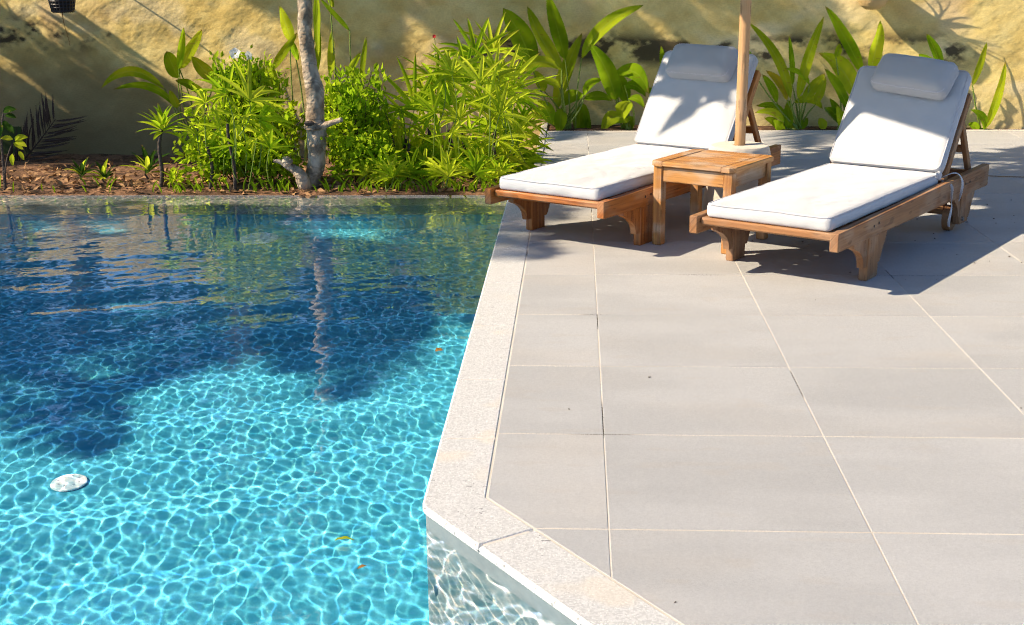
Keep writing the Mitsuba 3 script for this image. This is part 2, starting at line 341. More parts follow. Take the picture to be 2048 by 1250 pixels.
nx, ny = len(xs), len(ys); i, j = np.meshgrid(np.arange(nx - 1), np.arange(ny - 1)); q = (j * nx + i).ravel()
f = np.vstack([np.c_[q, q + 1, q + nx + 1], np.c_[q, q + nx + 1, q + nx]])
cenf = v[f].mean(1)
inside = shapely.contains_xy(pool_poly.buffer(.026), cenf[:, 0], cenf[:, 1])
m = M(v, f[inside]); m.remove_unreferenced_vertices()
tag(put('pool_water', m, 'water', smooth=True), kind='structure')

# coping stones
def bevel_stone(poly, z0, z1, r=.004):
    m1 = manifold3d.CrossSection([np.array(poly.exterior.coords)[:-1]])
    body = m1.extrude(z1 - z0 - r).translate((0, 0, z0))
    inn = poly.buffer(-r, join_style=2)
    if inn.is_empty: inn = poly
    pts = []
    lo = np.array(poly.exterior.coords)[:-1]; hi = np.array(inn.exterior.coords)[:-1]
    n = len(lo)
    if len(hi) == n:
        k = int(np.argmin(np.linalg.norm(hi - lo[0], axis=1))); hi = np.roll(hi, -k, 0)
        if np.linalg.norm(hi[1] - lo[1]) > np.linalg.norm(hi[-1] - lo[1]): hi = np.roll(hi[::-1], 1, 0)
        top = trimesh.creation.triangulate_polygon(sg.Polygon(hi), engine='earcut')
        v = np.vstack([np.c_[lo, np.full(n, z0)], np.c_[lo, np.full(n, z1 - r)], np.c_[hi, np.full(n, z1)]])
        f = []
        for i in range(n):
            j = (i + 1) % n
            for s in (0, n): f += [(s + i, s + j, s + n + j), (s + i, s + n + j, s + n + i)]
        tf = np.asarray(top[1]); tv = np.asarray(top[0])
        idx = [int(np.argmin(np.linalg.norm(hi - q, axis=1))) for q in tv]
        f += [[2 * n + idx[a] for a in t] for t in tf]
        m = M(v, f); trimesh.repair.fix_normals(m)
        return m
    return extrude(poly, z1 - z0, z0)
joints_y = [4.06, 3.46, 2.86, 2.26, 1.66, 1.06, .56]
cuts = []
prev = far_y + .1
for yj in joints_y: cuts.append(sg.box(cx - .05, yj + .0015, cx + cw + .05, prev - .0015)); prev = yj
nd = V([-d1[1], d1[0]])
def dcut(s0, s1):
    c0 = ko + d1 * s0; c1 = ko + d1 * s1
    return sg.Polygon([tuple(c0 - nd * .3), tuple(c1 - nd * .3), tuple(c1 + nd * .5), tuple(c0 + nd * .5)])
sj = [.262, .87, 1.47, 2.07, 2.67, 3.27, 3.87, 4.47, 5.07, 5.67]
corner = coping_poly.intersection(sg.box(-2, -2, 2, prev - .0015)).difference(dcut(sj[0], 9))
pieces = [coping_poly.intersection(c) for c in cuts] + [corner] + [coping_poly.intersection(dcut(a + .003, b)) for a, b in zip(sj, sj[1:])]
for pc in pieces:
    if pc.geom_type != 'Polygon': pc = max(pc.geoms, key=lambda g: g.area)
    if pc.is_empty or pc.area < 1e-4: continue
    put('pool_coping__stone', bevel_stone(sg.polygon.orient(pc), -.017, .0008, .006), 'granite')
tag('pool_coping', kind='structure')
put('pool_coping__mortar', extrude(coping_poly.buffer(-.016), .034, -.0360), 'grout')

# terrace: grout bed with recessed joints, each tile a slab
xr = (cx + cw) + .0
deck_poly = sg.Polygon([(xr, 6.62), (xr, ki[1]), tuple(ki + d1 * 4.6), (7.2, (ki + d1 * 4.6)[1]), (7.2, 6.62)])
bed = deck_poly.buffer(.003, join_style=2)
put('deck__grout', extrude(bed, .06, -.0612), 'grout')
rr = random.Random(3)
S = .6
for row in range(-6, 12):
    for col in range(-1, 11):
        x0, y0 = col * S, row * S
        t = sg.box(x0 + .0014, y0 + .0030, x0 + S - .0014, y0 + S - .0030).intersection(deck_poly.buffer(-.002, join_style=2))
        if t.is_empty or t.area < 2e-4: continue
        if t.geom_type != 'Polygon': t = max(t.geoms, key=lambda g: g.area)
        dz = rr.uniform(-.0006, .0006)
        put('deck__tile', bevel_stone(sg.polygon.orient(t), -.012, dz, .0012), f'tile_stone_{rr.randrange(3)}')
tag('deck', kind='structure')
kerb = cat([cbox(xr, 3.4, 6.625, 6.70, -.05, .003, .004), cbox(3.404, 7.2, 6.625, 6.70, -.05, .003, .004)])
tag(put('kerb', kerb, 'kerb_stone'), kind='structure')
# side edging between the bed and the terrace
put('kerb__edging', cbox(xr - .05, xr - .003, far_y + .06, 7.25, -.45, .006, .004), 'kerb_stone')

# planting bed
wall_pts = [(x, 6.98 - .087 * (x - 1.5)) for x in (-7.5, -5.0, -3.0, -1.0, 1.0, 3.0, 5.0, 8.0)]
wc = smooth_curve(wall_pts, 200)
def soil_z(x, y):
    x, y = np.asarray(x, float), np.asarray(y, float); t = np.clip((y - far_y) / 2.8, 0, 1)
    return -.062 + .05 * meshkit.fbm(np.stack([x * 5, y * 5, x * 0], -1), 4, 3) * np.clip((y - far_y) / .25, 0, 1) + .02 * np.clip((y - far_y) / .3, 0, 1) - .27 * t
v, f = grid(-7.4, xr - .02, far_y + .012, 7.95, 170, 110)
v[:, 2] = soil_z(v[:, 0], v[:, 1])
tag(put('planting_bed', M(v, f), 'soil', smooth=True), kind='structure')
v, f = grid(xr - .02, 8.0, 6.70, 7.25, 120, 10)
v[:, 2] = -.02 + .03 * meshkit.fbm(np.c_[v[:, 0] * 6, v[:, 1] * 6, v[:, 0] * 0], 3, 5)
tag(put('planting_strip', M(v, f), 'soil', smooth=True), kind='structure')
# the land round about
land = sg.box(-150, -150, 150, 150).difference(sg.box(-5.25, -5.0, 7.2, 7.2)).difference(sg.box(-7.4, 4.4, 8, 7.5))
tag(put('lawn', cat([extrude(g, .4, -.46) for g in getattr(land, 'geoms', [land])]), 'lawn'), kind='structure')

# garden wall: rough plaster with real unevenness and thickness
WALL_H = 1.10
nz = 70
def wall_sheet(c, back):
    n = len(c); t = np.gradient(c, axis=0); t /= np.linalg.norm(t, axis=1, keepdims=True); nrm = np.c_[t[:, 1], -t[:, 0]]
    zz = np.linspace(-.5, WALL_H, nz); P = np.zeros((nz, n, 3))
    P[..., 0] = c[None, :, 0]; P[..., 1] = c[None, :, 1]; P[..., 2] = zz[:, None]
    d = (meshkit.fbm(P * V([1.6, 1.6, 1.8]), 4, 2) - .5) * .055 + (meshkit.fbm(P * 7, 4, 9) - .5) * .016
    P[..., 0] += nrm[None, :, 0] * d; P[..., 1] += nrm[None, :, 1] * d
    Bk = P.copy(); Bk[..., 0] = c[None, :, 0] - nrm[None, :, 0] * .25; Bk[..., 1] = c[None, :, 1] - nrm[None, :, 1] * .25
    i, j = np.meshgrid(np.arange(n - 1), np.arange(nz - 1)); q = (j * n + i).ravel()
    f = np.vstack([np.c_[q, q + 1, q + n + 1], np.c_[q, q + n + 1, q + n]])
    o = n * nz; fb = f[:, ::-1] + o
    tp = (nz - 1) * n + np.arange(n - 1); ft = np.vstack([np.c_[tp, tp + 1, tp + 1 + o], np.c_[tp, tp + 1 + o, tp + o]])
    return M(np.vstack([P.reshape(-1, 3), Bk.reshape(-1, 3)]), np.vstack([f, fb, ft]))
wcd = smooth_curve(wall_pts, 560)
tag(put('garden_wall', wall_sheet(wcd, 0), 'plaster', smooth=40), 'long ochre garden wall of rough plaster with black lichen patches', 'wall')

# ------------------------------------------------------------------ sun loungers
def cushion(L, W, TH, r=.022, bulge=.012, nx=40, ny=22, seed=0, wr=.006):
    """A filled, rounded cushion from (0, 0, 0) to (L, W, TH)."""
    xs = np.r_[0, r * (1 - np.cos(np.linspace(.3, PI / 2, 5))), np.linspace(r, L - r, nx)[1:-1], L - r * (1 - np.cos(np.linspace(PI / 2, .3, 5))), L]
    ys = np.r_[0, r * (1 - np.cos(np.linspace(.3, PI / 2, 5))), np.linspace(r, W - r, ny)[1:-1], W - r * (1 - np.cos(np.linspace(PI / 2, .3, 5))), W]
    zs = np.linspace(0, TH, 7)
    def sheet(a, b, fn):
        A, B = np.meshgrid(a, b); i, j = np.meshgrid(np.arange(len(a) - 1), np.arange(len(b) - 1)); q = (j * len(a) + i).ravel(); n = len(a)
        return M(fn(A.ravel(), B.ravel()), np.vstack([np.c_[q, q + 1, q + n + 1], np.c_[q, q + n + 1, q + n]]))
    one = lambda a, c: np.full_like(a, c)
    ms = [sheet(xs, ys, lambda a, b: np.c_[a, b, one(a, TH)]), sheet(xs, ys, lambda a, b: np.c_[a, b, one(a, 0)]),
          sheet(xs, zs, lambda a, b: np.c_[a, one(a, 0), b]), sheet(xs, zs, lambda a, b: np.c_[a, one(a, W), b]),
          sheet(ys, zs, lambda a, b: np.c_[one(a, 0), a, b]), sheet(ys, zs, lambda a, b: np.c_[one(a, L), a, b])]
    m = cat(ms); m.merge_vertices(digits_vertex=6); v = m.vertices.copy()
    # round in plan (corners) and in section
    rc = .035
    for (c, D) in ((0, L), (1, W)): pass
    cxy = np.clip(v[:, :2], [rc, rc], [L - rc, W - rc]); d = v[:, :2] - cxy; l = np.linalg.norm(d, axis=1); big = np.abs(d).max(1)
    s = np.where(l > 1e-9, big / np.maximum(l, 1e-9), 1); v[:, :2] = cxy + d * s[:, None]
    rz = min(r, TH * .45)
    lo = V([rz, rz, rz]); hi = V([L - rz, W - rz, TH - rz]); c = np.clip(v, lo, hi); d = v - c; l = np.linalg.norm(d, axis=1)
    v = c + d * np.where(l > rz, rz / np.maximum(l, 1e-9), 1)[:, None]
    u, w = v[:, 0] / L * 2 - 1, v[:, 1] / W * 2 - 1
    puff = (1 - np.abs(u) ** 4) * (1 - np.abs(w) ** 4)
    top = np.clip(v[:, 2] / TH, 0, 1)
    nz = meshkit.fbm(np.c_[v[:, 0] * 7, v[:, 1] * 9, v[:, 2] * 5 + seed * 9], 3, seed) - .5
    v[:, 2] += top * (bulge * puff + nz * wr * 1.6)
    side = 1 - np.clip(np.minimum(v[:, 1], W - v[:, 1]) / .03, 0, 1)
    v[:, 1] += np.where(v[:, 1] < W / 2, -1, 1) * side * (nz * wr * 1.8 + .004 * np.sin(top * PI))
    m.vertices = v; trimesh.repair.fix_normals(m)
    return m
def seam(L, W, z, inset, r=.0028, rc=.035, wob=0, seed=0):
    p = []
    for (x, y, a0) in ((L - rc, W - rc, 0), (rc, W - rc, 90), (rc, rc, 180), (L - rc, rc, 270)):
        for a in np.linspace(a0, a0 + 90, 6): p.append((x + (rc - inset) * math.cos(math.radians(a)), y + (rc - inset) * math.sin(math.radians(a)), z))
    p.append(p[0]); q = [p[0]]
    for a, b in zip(p, p[1:]):
        n = max(1, int(np.linalg.norm(V(b) - V(a)) / .03)); q += [tuple(V(a) + (V(b) - V(a)) * k / n) for k in range(1, n + 1)]
    q = V(q); nzz = meshkit.fbm(np.c_[q[:, 0] * 7, q[:, 1] * 9, q[:, 2] * 5 + seed * 9], 3, seed) - .5
    q[:, 2] += nzz * .006
    return tube(q, r, 5, cap=False)

OGEE = [(0, .178), (-.144, .178), (-.147, .160), (-.128, .151), (-.100, .141), (-.074, .126), (-.055, .110), (-.043, .093), (-.037, .075), (-.034, .057), (0, .057)]
OGEE_R = [(0, .178), (.088, .178), (.087, .160), (.076, .140), (.058, .118), (.046, .096), (.036, .072), (.022, .054), (0, .054)]

def make_lounger(key, O, ang, wood, label, back_deg, tie, wedge_s, pil, LC, LB):
    a = V([math.cos(ang), math.sin(ang), 0]); mm = V([-a[1], a[0], 0]); R = np.stack([a, mm, V([0, 0, 1.])], 1); O = V([O[0], O[1], 0.])
    W = .637
    P = lambda k, mesh, mat=wood, axis=0: plank(f'{key}__{k}', mesh, mat, R, O, axis)
    # side rails, a little deeper at the head end
    for y0, y1 in ((0, .036), (W - .036, W)):
        pts = []
        for s, zb, zt in ((-.32, .178, .250), (1.482, .168, .272)):
            ch = .003
            for y, sy in ((y0, 1), (y1, -1)):
                for z, sz in ((zb, 1), (zt, -1)):
                    sx = 1 if s < 0 else -1
                    pts += [(s, y + sy * ch, z + sz * ch), (s + sx * ch, y, z + sz * ch), (s + sx * ch, y + sy * ch, z)]
        P('rail', hull(pts))
    P('front_board', cbox(-.298, -.240, .037, W - .037, .212, .243, .007), axis=1)
    for k in range(11):
        s = -.225 + k * .104; P('seat_slat', cbox(s, s + .086, .037, W - .037, .222, .242), axis=1)
    P('head_board', cbox(1.36, 1.40, .037, W - .037, .19, .25), axis=1)
    for k in range(2):
        y0 = .004 if k == 0 else W - .040; y1 = y0 + .036
        def prism(poly, s0, ya, yb):
            m = extrude(sg.Polygon([(s0 + x, z) for x, z in poly]).buffer(-.0015, join_style=2), yb - ya); v = m.vertices.copy()
            m.vertices = np.c_[v[:, 0], yb - v[:, 2], v[:, 1]]; trimesh.repair.fix_normals(m); return m
        lg = P('front_leg', cbox(0, .110, y0, y1, 0, .180), axis=2)
        P(f'{lg.split("__")[1]}__bracket', prism(OGEE, -.0005, y0 + .004, y1 - .004), axis=2)
        P(f'{lg.split("__")[1]}__bracket', prism(OGEE_R, .1105, y0 + .004, y1 - .004), axis=2)
        lg = P('rear_leg', cbox(1.115, 1.225, y0, y1, .036, .176), axis=2)
        P(f'{lg.split("__")[1]}__bracket', prism([(x, z - .004) for x, z in OGEE_R], 1.2255, y0 + .004, y1 - .004), axis=2)
        P(f'{lg.split("__")[1]}__bracket', prism([(x * .6, z) for x, z in OGEE if z > .06] + [(0, .075)], 1.1145, y0 + .004, y1 - .004), axis=2)
        yw = .045 if k == 0 else W - .078
        wh = trimesh.creation.cylinder(.060, .032, sections=36); v = wh.vertices; wh.vertices = np.c_[v[:, 0] + 1.135, v[:, 2] + yw + .016, v[:, 1] + .060]
        P('wheel', wh, wood)
        for sx in (.03, .08, 1.14, 1.20):
            pg = trimesh.creation.cylinder(.0055, .003, sections=12); v = pg.vertices; pg.vertices = np.c_[v[:, 0] + sx, v[:, 2] + (-.0004 if k == 0 else W + .0004), v[:, 1] + .215 + .012 * math.sin(sx * 90)]; P('screw_plug', pg, 'bark_dark')
        bo = trimesh.creation.cylinder(.009, .012, sections=16); v = bo.vertices; bo.vertices = np.c_[v[:, 0] + 1.135, v[:, 2] + (y0 - .004 if k == 0 else y1 + .004), v[:, 1] + .062]
        P('bolt', bo, 'metal')
    P('axle_beam', cbox(1.11, 1.16, .082, W - .082, .075, .125), axis=1)
    # back rest: two stiles, slats and a prop that stands on the rails
    th = math.radians(back_deg); bs, bz = .960, .262; e = V([math.cos(th), 0, math.sin(th)]); nb = V([-math.sin(th), 0, math.cos(th)])
    RB = np.stack([e, V([0, 1., 0]), nb], 1); B0 = V([bs, 0, bz])
    Q = lambda k, mesh, mat=wood, axis=0: plank(f'{key}__{k}', mesh, mat, R @ RB, O + R @ B0, axis)
    for y0 in (.040, W - .076): Q('back_stile', cbox(-.01, LB, y0, y0 + .036, -.030, .012))
    for k in range(6):
        s = .015 + k * (LB - .07) / 5; Q('back_slat', cbox(s, s + .052, .0765, W - .0765, -.012, .010), axis=1)
        for y0 in (.036, W - .044): Q('back_slat', cbox(s + .004, s + .048, y0, y0 + .008, -.008, .008), axis=0) if False else None
    ph = V([bs + .34 * math.cos(th) + .02, 0, bz + .34 * math.sin(th) - .03]); pf = V([1.345, 0, .255])
    for y0 in (.058, W - .058):
        m, r3, o3 = bar(ph + V([0, y0, 0]), pf + V([0, y0, 0]), .022, .034, (0, 1, 0)); plank(f'{key}__prop', m, wood, R @ r3, O + R @ o3, 0)
    mid = ph + (pf - ph) * .55
    P('prop_rung', cbox(mid[0] - .012, mid[0] + .012, .070, W - .070, mid[2] - .017, mid[2] + .017), axis=1)
    # cushions
    def C(k, mesh, mat, Rx, Ox): return put(f'{key}__{k}', moved(mesh, Rx, Ox), mat, smooth=50)
    sc_ = cushion(1.215, .535, .058, seed=pil, bulge=.010)
    o = O + R @ V([-.290, .050, .2435])
    c = C('seat_cushion', sc_, 'cushion_cloth', R, o).split('__')[1]
    put(f'{key}__{c}__piping', moved(seam(1.215, .535, .0545, .004, seed=pil), R, o), 'piping_cloth', smooth=True)
    bc = cushion(LC, .535, .056, seed=pil + 3, bulge=.010); RBw = R @ RB
    ob = O + R @ (B0 + V([0, .050, 0]) + nb * .014 + e * .012)
    c = C('back_cushion', bc, 'cushion_cloth', RBw, ob).split('__')[1]
    put(f'{key}__{c}__piping', moved(seam(LC, .535, .0525, .004, seed=pil + 3), RBw, ob), 'piping_cloth', smooth=True)
    # pillow: a small thick cushion near the head, tilted a little off the back cushion
    pl = cushion(.188, .370, .090, r=.036, bulge=.026, nx=16, ny=24, seed=pil + 5, wr=.009)
    tl = math.radians(-3 if pil < 6 else -7); e2 = e * math.cos(tl) + nb * math.sin(tl); n2 = -e * math.sin(tl) + nb * math.cos(tl)
    yaw = wedge_s[2]
    y2 = V([0, 1., 0]) * math.cos(yaw) + e2 * math.sin(yaw); e3 = e2 * math.cos(yaw) - V([0, 1., 0]) * math.sin(yaw)
    RP = R @ np.stack([e3, y2, n2], 1); op = O + R @ (B0 + V([0, wedge_s[1], 0]) + e * wedge_s[0] + nb * (.068 if pil < 6 else .086))
    c = C('pillow', pl, 'pillow_cloth', RP, op).split('__')[1]
    put(f'{key}__{c}__piping', moved(seam(.188, .370, .075, .006, seed=pil + 5), RP, op), 'piping_cloth', smooth=True)
    if tie:
        for k, pts in enumerate(([(.945, .052, .268), (.93, .03, .262), (.925, -.004, .250), (.922, -.010, .21), (.928, -.012, .15), (.920, -.009, .10), (.926, -.008, .062)],
                                 [(.955, .052, .272), (.985, .028, .290), (1.02, .004, .290), (1.045, -.012, .258), (1.045, -.014, .21), (1.030, -.010, .16)])):
            cv = smooth_curve(pts, 26); w = .0055
            tv = np.gradient(cv, axis=0); tv /= np.linalg.norm(tv, axis=1, keepdims=True)
            tw = np.linspace(0, 5 + k, 26); sd = np.cross(tv, V([0, 1., 0])); sd /= np.linalg.norm(sd, axis=1, keepdims=True) + 1e-9
            oth = np.cross(tv, sd); side_ = sd * np.cos(tw)[:, None] + oth * np.sin(tw)[:, None]; th_ = np.cross(tv, side_)
            ring = [cv + side_ * w + th_ * .0012, cv - side_ * w + th_ * .0012, cv - side_ * w - th_ * .0012, cv + side_ * w - th_ * .0012]
            v = np.stack(ring, 1).reshape(-1, 3); f = []
            for i in range(25):
                for j in range(4): q, r_ = i * 4 + j, i * 4 + (j + 1) % 4; f += [(q, r_, r_ + 4), (q, r_ + 4, q + 4)]
            put(f'{key}__tie_string', moved(M(v, f), R, O), 'cushion_cloth', smooth=60)
        # gathered cloth where the ties are sewn on
        kn = trimesh.creation.icosphere(3, .024); v = kn.vertices; v = v * V([1.5, .5, .8]) * (1 + .5 * (meshkit.fbm(v * 60, 3, 4)[:, None] - .5) * 2)
        kn.vertices = v + V([.905, .052, .292]); put(f'{key}__gathered_corner', moved(kn, R, O), 'cushion_cloth', smooth=60)
    tag(key, label, 'sun lounger', 'wooden sun loungers with pale cushions')

make_lounger('sun_lounger', (.213, 2.926), math.radians(57.2), 'wood_varnished', 'left sun lounger, reddish varnished wood, one front foot on the pool coping', 54, False, (.378, .135, .03), 4, .560, .510)
make_lounger('sun_lounger_001', (1.085, 2.297), math.radians(56.0), 'wood_weathered', 'right sun lounger, browner weathered wood, with tie strings hanging over its rail', 53, True, (.342, .110, .12), 9, .530, .455)

# ------------------------------------------------------------------ side table
ta = math.radians(57.5 - 90); TR = np.stack([V([math.cos(ta), math.sin(ta), 0]), V([-math.sin(ta), math.cos(ta), 0]), V([0, 0, 1.])], 1); TO = V([.247, 2.955, 0])
TP = lambda k, mesh, axis=None: plank(f'side_table__{k}', mesh, 'wood_table', TR, TO, axis)
TW, TD = .410, .425
def cut_board(x0, x1, y0, y1, z0, z1, cuts):
    p = sg.box(x0, y0, x1, y1)
    for c in cuts: p = p.difference(sg.Polygon(c))
    return bevel_stone(sg.polygon.orient(p), z0, z1, .003)
q = .022
TP('end_board', cut_board(0, .060, 0, TD, .360, .382, [[(-1, -1), (q, -1), (q, 0), (0, q), (-1, q)], [(-1, TD + 1), (q, TD + 1), (q, TD), (0, TD - q), (-1, TD - q)]]), 1)
TP('end_board', cut_board(TW - .060, TW, 0, TD, .360, .382, [[(TW + 1, -1), (TW - q, -1), (TW - q, 0), (TW, q), (TW + 1, q)], [(TW + 1, TD + 1), (TW - q, TD + 1), (TW - q, TD), (TW, TD - q), (TW + 1, TD - q)]]), 1)
ns = 7; g = .0022; e0, e1 = .052, TD - .052
TP('cross_board', cbox(.0605, TW - .0605, 0, .050, .3605, .3815), 0); TP('cross_board', cbox(.0605, TW - .0605, TD - .050, TD, .3605, .3815), 0)
for k in range(ns):
    y0 = e0 + (e1 - e0) / ns * k; TP('slat', cbox(.0645, TW - .0645, y0 + g / 2, y0 + (e1 - e0) / ns - g / 2, .362, .3805), 0)
for x0 in (.012, TW - .056):
    for y0 in (.012, TD - .056): TP('leg', cbox(x0, x0 + .044, y0, y0 + .044, 0, .3595, .004), 2)
for y0 in (.019, TD - .041): TP('apron', cbox(.0565, TW - .0565, y0, y0 + .022, .290, .356), 0)
for x0 in (.019, TW - .041): TP('apron', cbox(x0, x0 + .022, .0565, TD - .0565, .290, .356), 1)
tag('side_table', 'small square wooden side table with slatted top between the two loungers', 'table')

# ------------------------------------------------------------------ parasol: white cast foot, wooden pole, canvas canopy above the picture
UX, UY = .690, 3.355
mv = lambda m, z=0: moved(m, np.eye(3), (UX, UY, z))
foot = lathe([(0, 0), (.172, 0), (.174, .012), (.172, .03), (.142, .335), (.146, .340), (.147, .350), (.141, .380), (.132, .391), (.115, .394), (.030, .392), (.029, .375), (0, .375)], 56)
put('parasol__foot', mv(foot), 'concrete_white', smooth=35)
pole_pts = [(UX + .0035 * z, UY, z) for z in np.linspace(.376, 2.56, 24)]
put('parasol__pole', tube(pole_pts, .0255, 28), 'wood_pole', smooth=True, uv=tuv(pole_pts, 28) * V([1, .6]))
nseg, RC, ZR, ZA = 8, 1.41, 2.00, 2.54
v, f = [], []
nr_, na_ = 12, nseg * 8
for i in range(nr_ + 1):
    s = i / nr_
    for j in range(na_):
        ph = j / na_ * 2 * PI + math.radians(193.5); fr = (j % 8) / 8
        sag = math.sin(fr * PI); r = RC * s * (math.cos(PI / nseg) / math.cos((fr - .5) * 2 * PI / nseg)) * (1 - .02 * sag * s)
        v.append((UX + r * math.cos(ph), UY + r * math.sin(ph), ZA - (ZA - ZR) * s ** .92 - .035 * sag * s))
for i in range(nr_):
    for j in range(na_):
        q0, q1 = i * na_ + j, i * na_ + (j + 1) % na_; f += [(q0, q0 + na_, q1 + na_), (q0, q1 + na_, q1)]
can = M(v, f); b2 = can.copy(); b2.vertices = b2.vertices - V([0, 0, .002]); b2.faces = b2.faces[:, ::-1]
put('parasol__canopy', cat([can, b2]), 'canvas', smooth=30)
for k in range(nseg):
    ph = k / nseg * 2 * PI + math.radians(193.5); c_, s_ = math.cos(ph), math.sin(ph)
    m, r3, o3 = bar((UX + .03 * c_, UY + .03 * s_, ZA - .035), (UX + (RC - .01) * c_, UY + (RC - .01) * s_, ZR - .018), .018, .022, (-s_, c_, 0)); plank('parasol__rib', m, 'wood_pole', r3, o3, 0)
put('parasol__finial', mv(lathe([(0, 2.51), (.03, 2.52), (.035, 2.55), (.02, 2.58), (0, 2.60)], 20)), 'wood_pole', smooth=40)
tag('parasol', 'wooden parasol pole in a white cast foot behind the side table', 'parasol')

# ------------------------------------------------------------------ plants
def blade(B, Tp, w, bow=0., twist=0., n=9, fold=.25, seed=0, prof=(.62, .9), face=None, ruffle=.06, stalk=0.):
    """One leaf blade from B to Tp: a bowed spine, a width profile, a folded cross-section, wavy edges. Returns (mesh, uv)."""
    B, Tp = V(B, float), V(Tp, float); d = Tp - B; L = np.linalg.norm(d) + 1e-9; d /= L
    fc = V(face if face is not None else (CAM_SIDE)); side = np.cross(d, fc); side /= np.linalg.norm(side) + 1e-9; nrm = np.cross(side, d)
    upv = V([0, 0, 1.]) - d[2] * d; upn = np.linalg.norm(upv); upv = upv / upn if upn > .2 else nrm
    r = random.Random(seed); t = np.linspace(0, 1, n)
    sp = B + d * (L * t)[:, None] + upv * (bow * L * 4 * t * (1 - t))[:, None] + nrm * (.10 * L * (r.random() - .3) * 4 * t * (1 - t))[:, None]
    tt = np.clip((t - stalk) / (1 - stalk), 0, 1)
    wd = np.sin(PI * np.clip(tt, 0, 1) ** prof[0]) ** prof[1] * w / 2 + .0012
    ph = twist * (t - .3) + (r.random() - .5) * .5
    S = side * np.cos(ph)[:, None] + nrm * np.sin(ph)[:, None]; N = -side * np.sin(ph)[:, None] + nrm * np.cos(ph)[:, None]
    v, uv = [], []
    for c in (-1, -.52, 0, .52, 1):
        rf = ruffle * w * np.sin(t * (9 + 5 * r.random()) + c * 3 + seed) * abs(c)
        v.append(sp + S * (wd * c * (1 - .12 * fold * abs(c)))[:, None] + N * (wd * fold * abs(c) + rf)[:, None]); uv.append(np.c_[np.full(n, c), t * .995 + seed % 97])
    v = np.stack(v, 1).reshape(-1, 3); uv = np.stack(uv, 1).reshape(-1, 2); f = []
    for i in range(n - 1):
        for j in range(4): q = i * 5 + j; f += [(q, q + 1, q + 6), (q, q + 6, q + 5)]
    return M(v, f), uv
CAM_SIDE = (0.05, -.93, .36)
def joinuv(parts): return cat([p[0] for p in parts]), np.vstack([p[1] for p in parts])
def stalk(p0, p1, r0=.006, r1=.004, sag=.03, seed=0):
    p0, p1 = V(p0), V(p1); t = np.linspace(0, 1, 7)[:, None]; r = random.Random(seed)
    b = V([(r.random() - .5) * .06, (r.random() - .5) * .05, 0]); return tube(p0 + (p1 - p0) * t + b * 4 * t * (1 - t), np.linspace(r0, r1, 7), 6)
LEAVES_left=[[-3.071,7.08,-0.3,-3.128,7.081,0.433,-3.078,7.129,0.741,0.05,0,0],[-3.071,7.08,-0.3,-3.127,7.103,0.431,-2.957,7.2,0.721,0.081,1,0],[-3.071,7.08,-0.3,-3.142,7.096,0.363,-3.246,7.194,0.56,0.104,0,0],[-3.071,7.08,-0.3,-2.833,7.004,0.348,-2.987,6.974,0.535,0.095,1,0],[-3.071,7.08,-0.3,-3.263,7.123,0.281,-3.774,7.144,0.281,0.073,1,0.25],[-3.071,7.08,-0.3,-3.186,7.117,0.143,-3.616,6.989,0.289,0.054,0,0.2],[-3.071,7.08,-0.3,-3.153,7.061,0.142,-3.175,6.97,0.289,0.057,1,0],[-3.071,7.08,-0.3,-2.93,7.071,0.239,-3.094,7.071,0.339,0.057,1,0],[-3.071,7.08,-0.3,-3.025,7.002,-0.287,-3.129,6.902,-0.286,0.038,1,0.2],[-3.071,7.08,-0.3,-3.115,7.036,-0.199,-3.244,7.133,-0.304,0.031,2,0],[-3.071,7.08,-0.3,-2.999,7.1,0.259,-3.128,6.984,0.355,0.061,0,0.1]]
LEAVES_trunk=[[-2.191,7.02,-0.3,-2.229,7.044,0.636,-2.281,6.922,0.903,0.076,1,0],[-2.191,7.02,-0.3,-2.386,7.02,0.43,-2.156,6.896,0.708,0.057,1,0],[-2.191,7.02,-0.3,-2.221,6.94,0.658,-2.187,7.024,0.496,0.049,0,0],[-2.191,7.02,-0.3,-2.009,6.967,0.989,-1.998,6.868,0.537,0.049,1,0],[-2.191,7.02,-0.3,-2.068,7.068,0.379,-2.027,7.1,0.713,0.046,0,0],[-1.838,7.02,-0.3,-1.932,6.978,0.38,-1.933,7.087,0.706,0.053,1,0],[-1.838,7.02,-0.3,-1.707,7.01,0.338,-1.664,7.04,0.666,0.038,1,0],[-1.838,7.02,-0.3,-1.808,6.967,0.388,-1.716,7.07,0.549,0.045,1,0],[-1.838,7.02,-0.3,-1.928,7.03,0.972,-1.915,7.1,0.885,0.038,1,0],[-1.838,7.02,-0.3,-1.79,7.056,0.714,-1.991,6.98,0.956,0.031,0,0],[-1.838,7.02,-0.3,-1.719,6.987,0.329,-1.807,6.873,0.47,0.053,0,0],[-2.191,7.02,-0.3,-2.329,6.959,0.241,-2.356,6.817,0.514,0.053,0,0]]
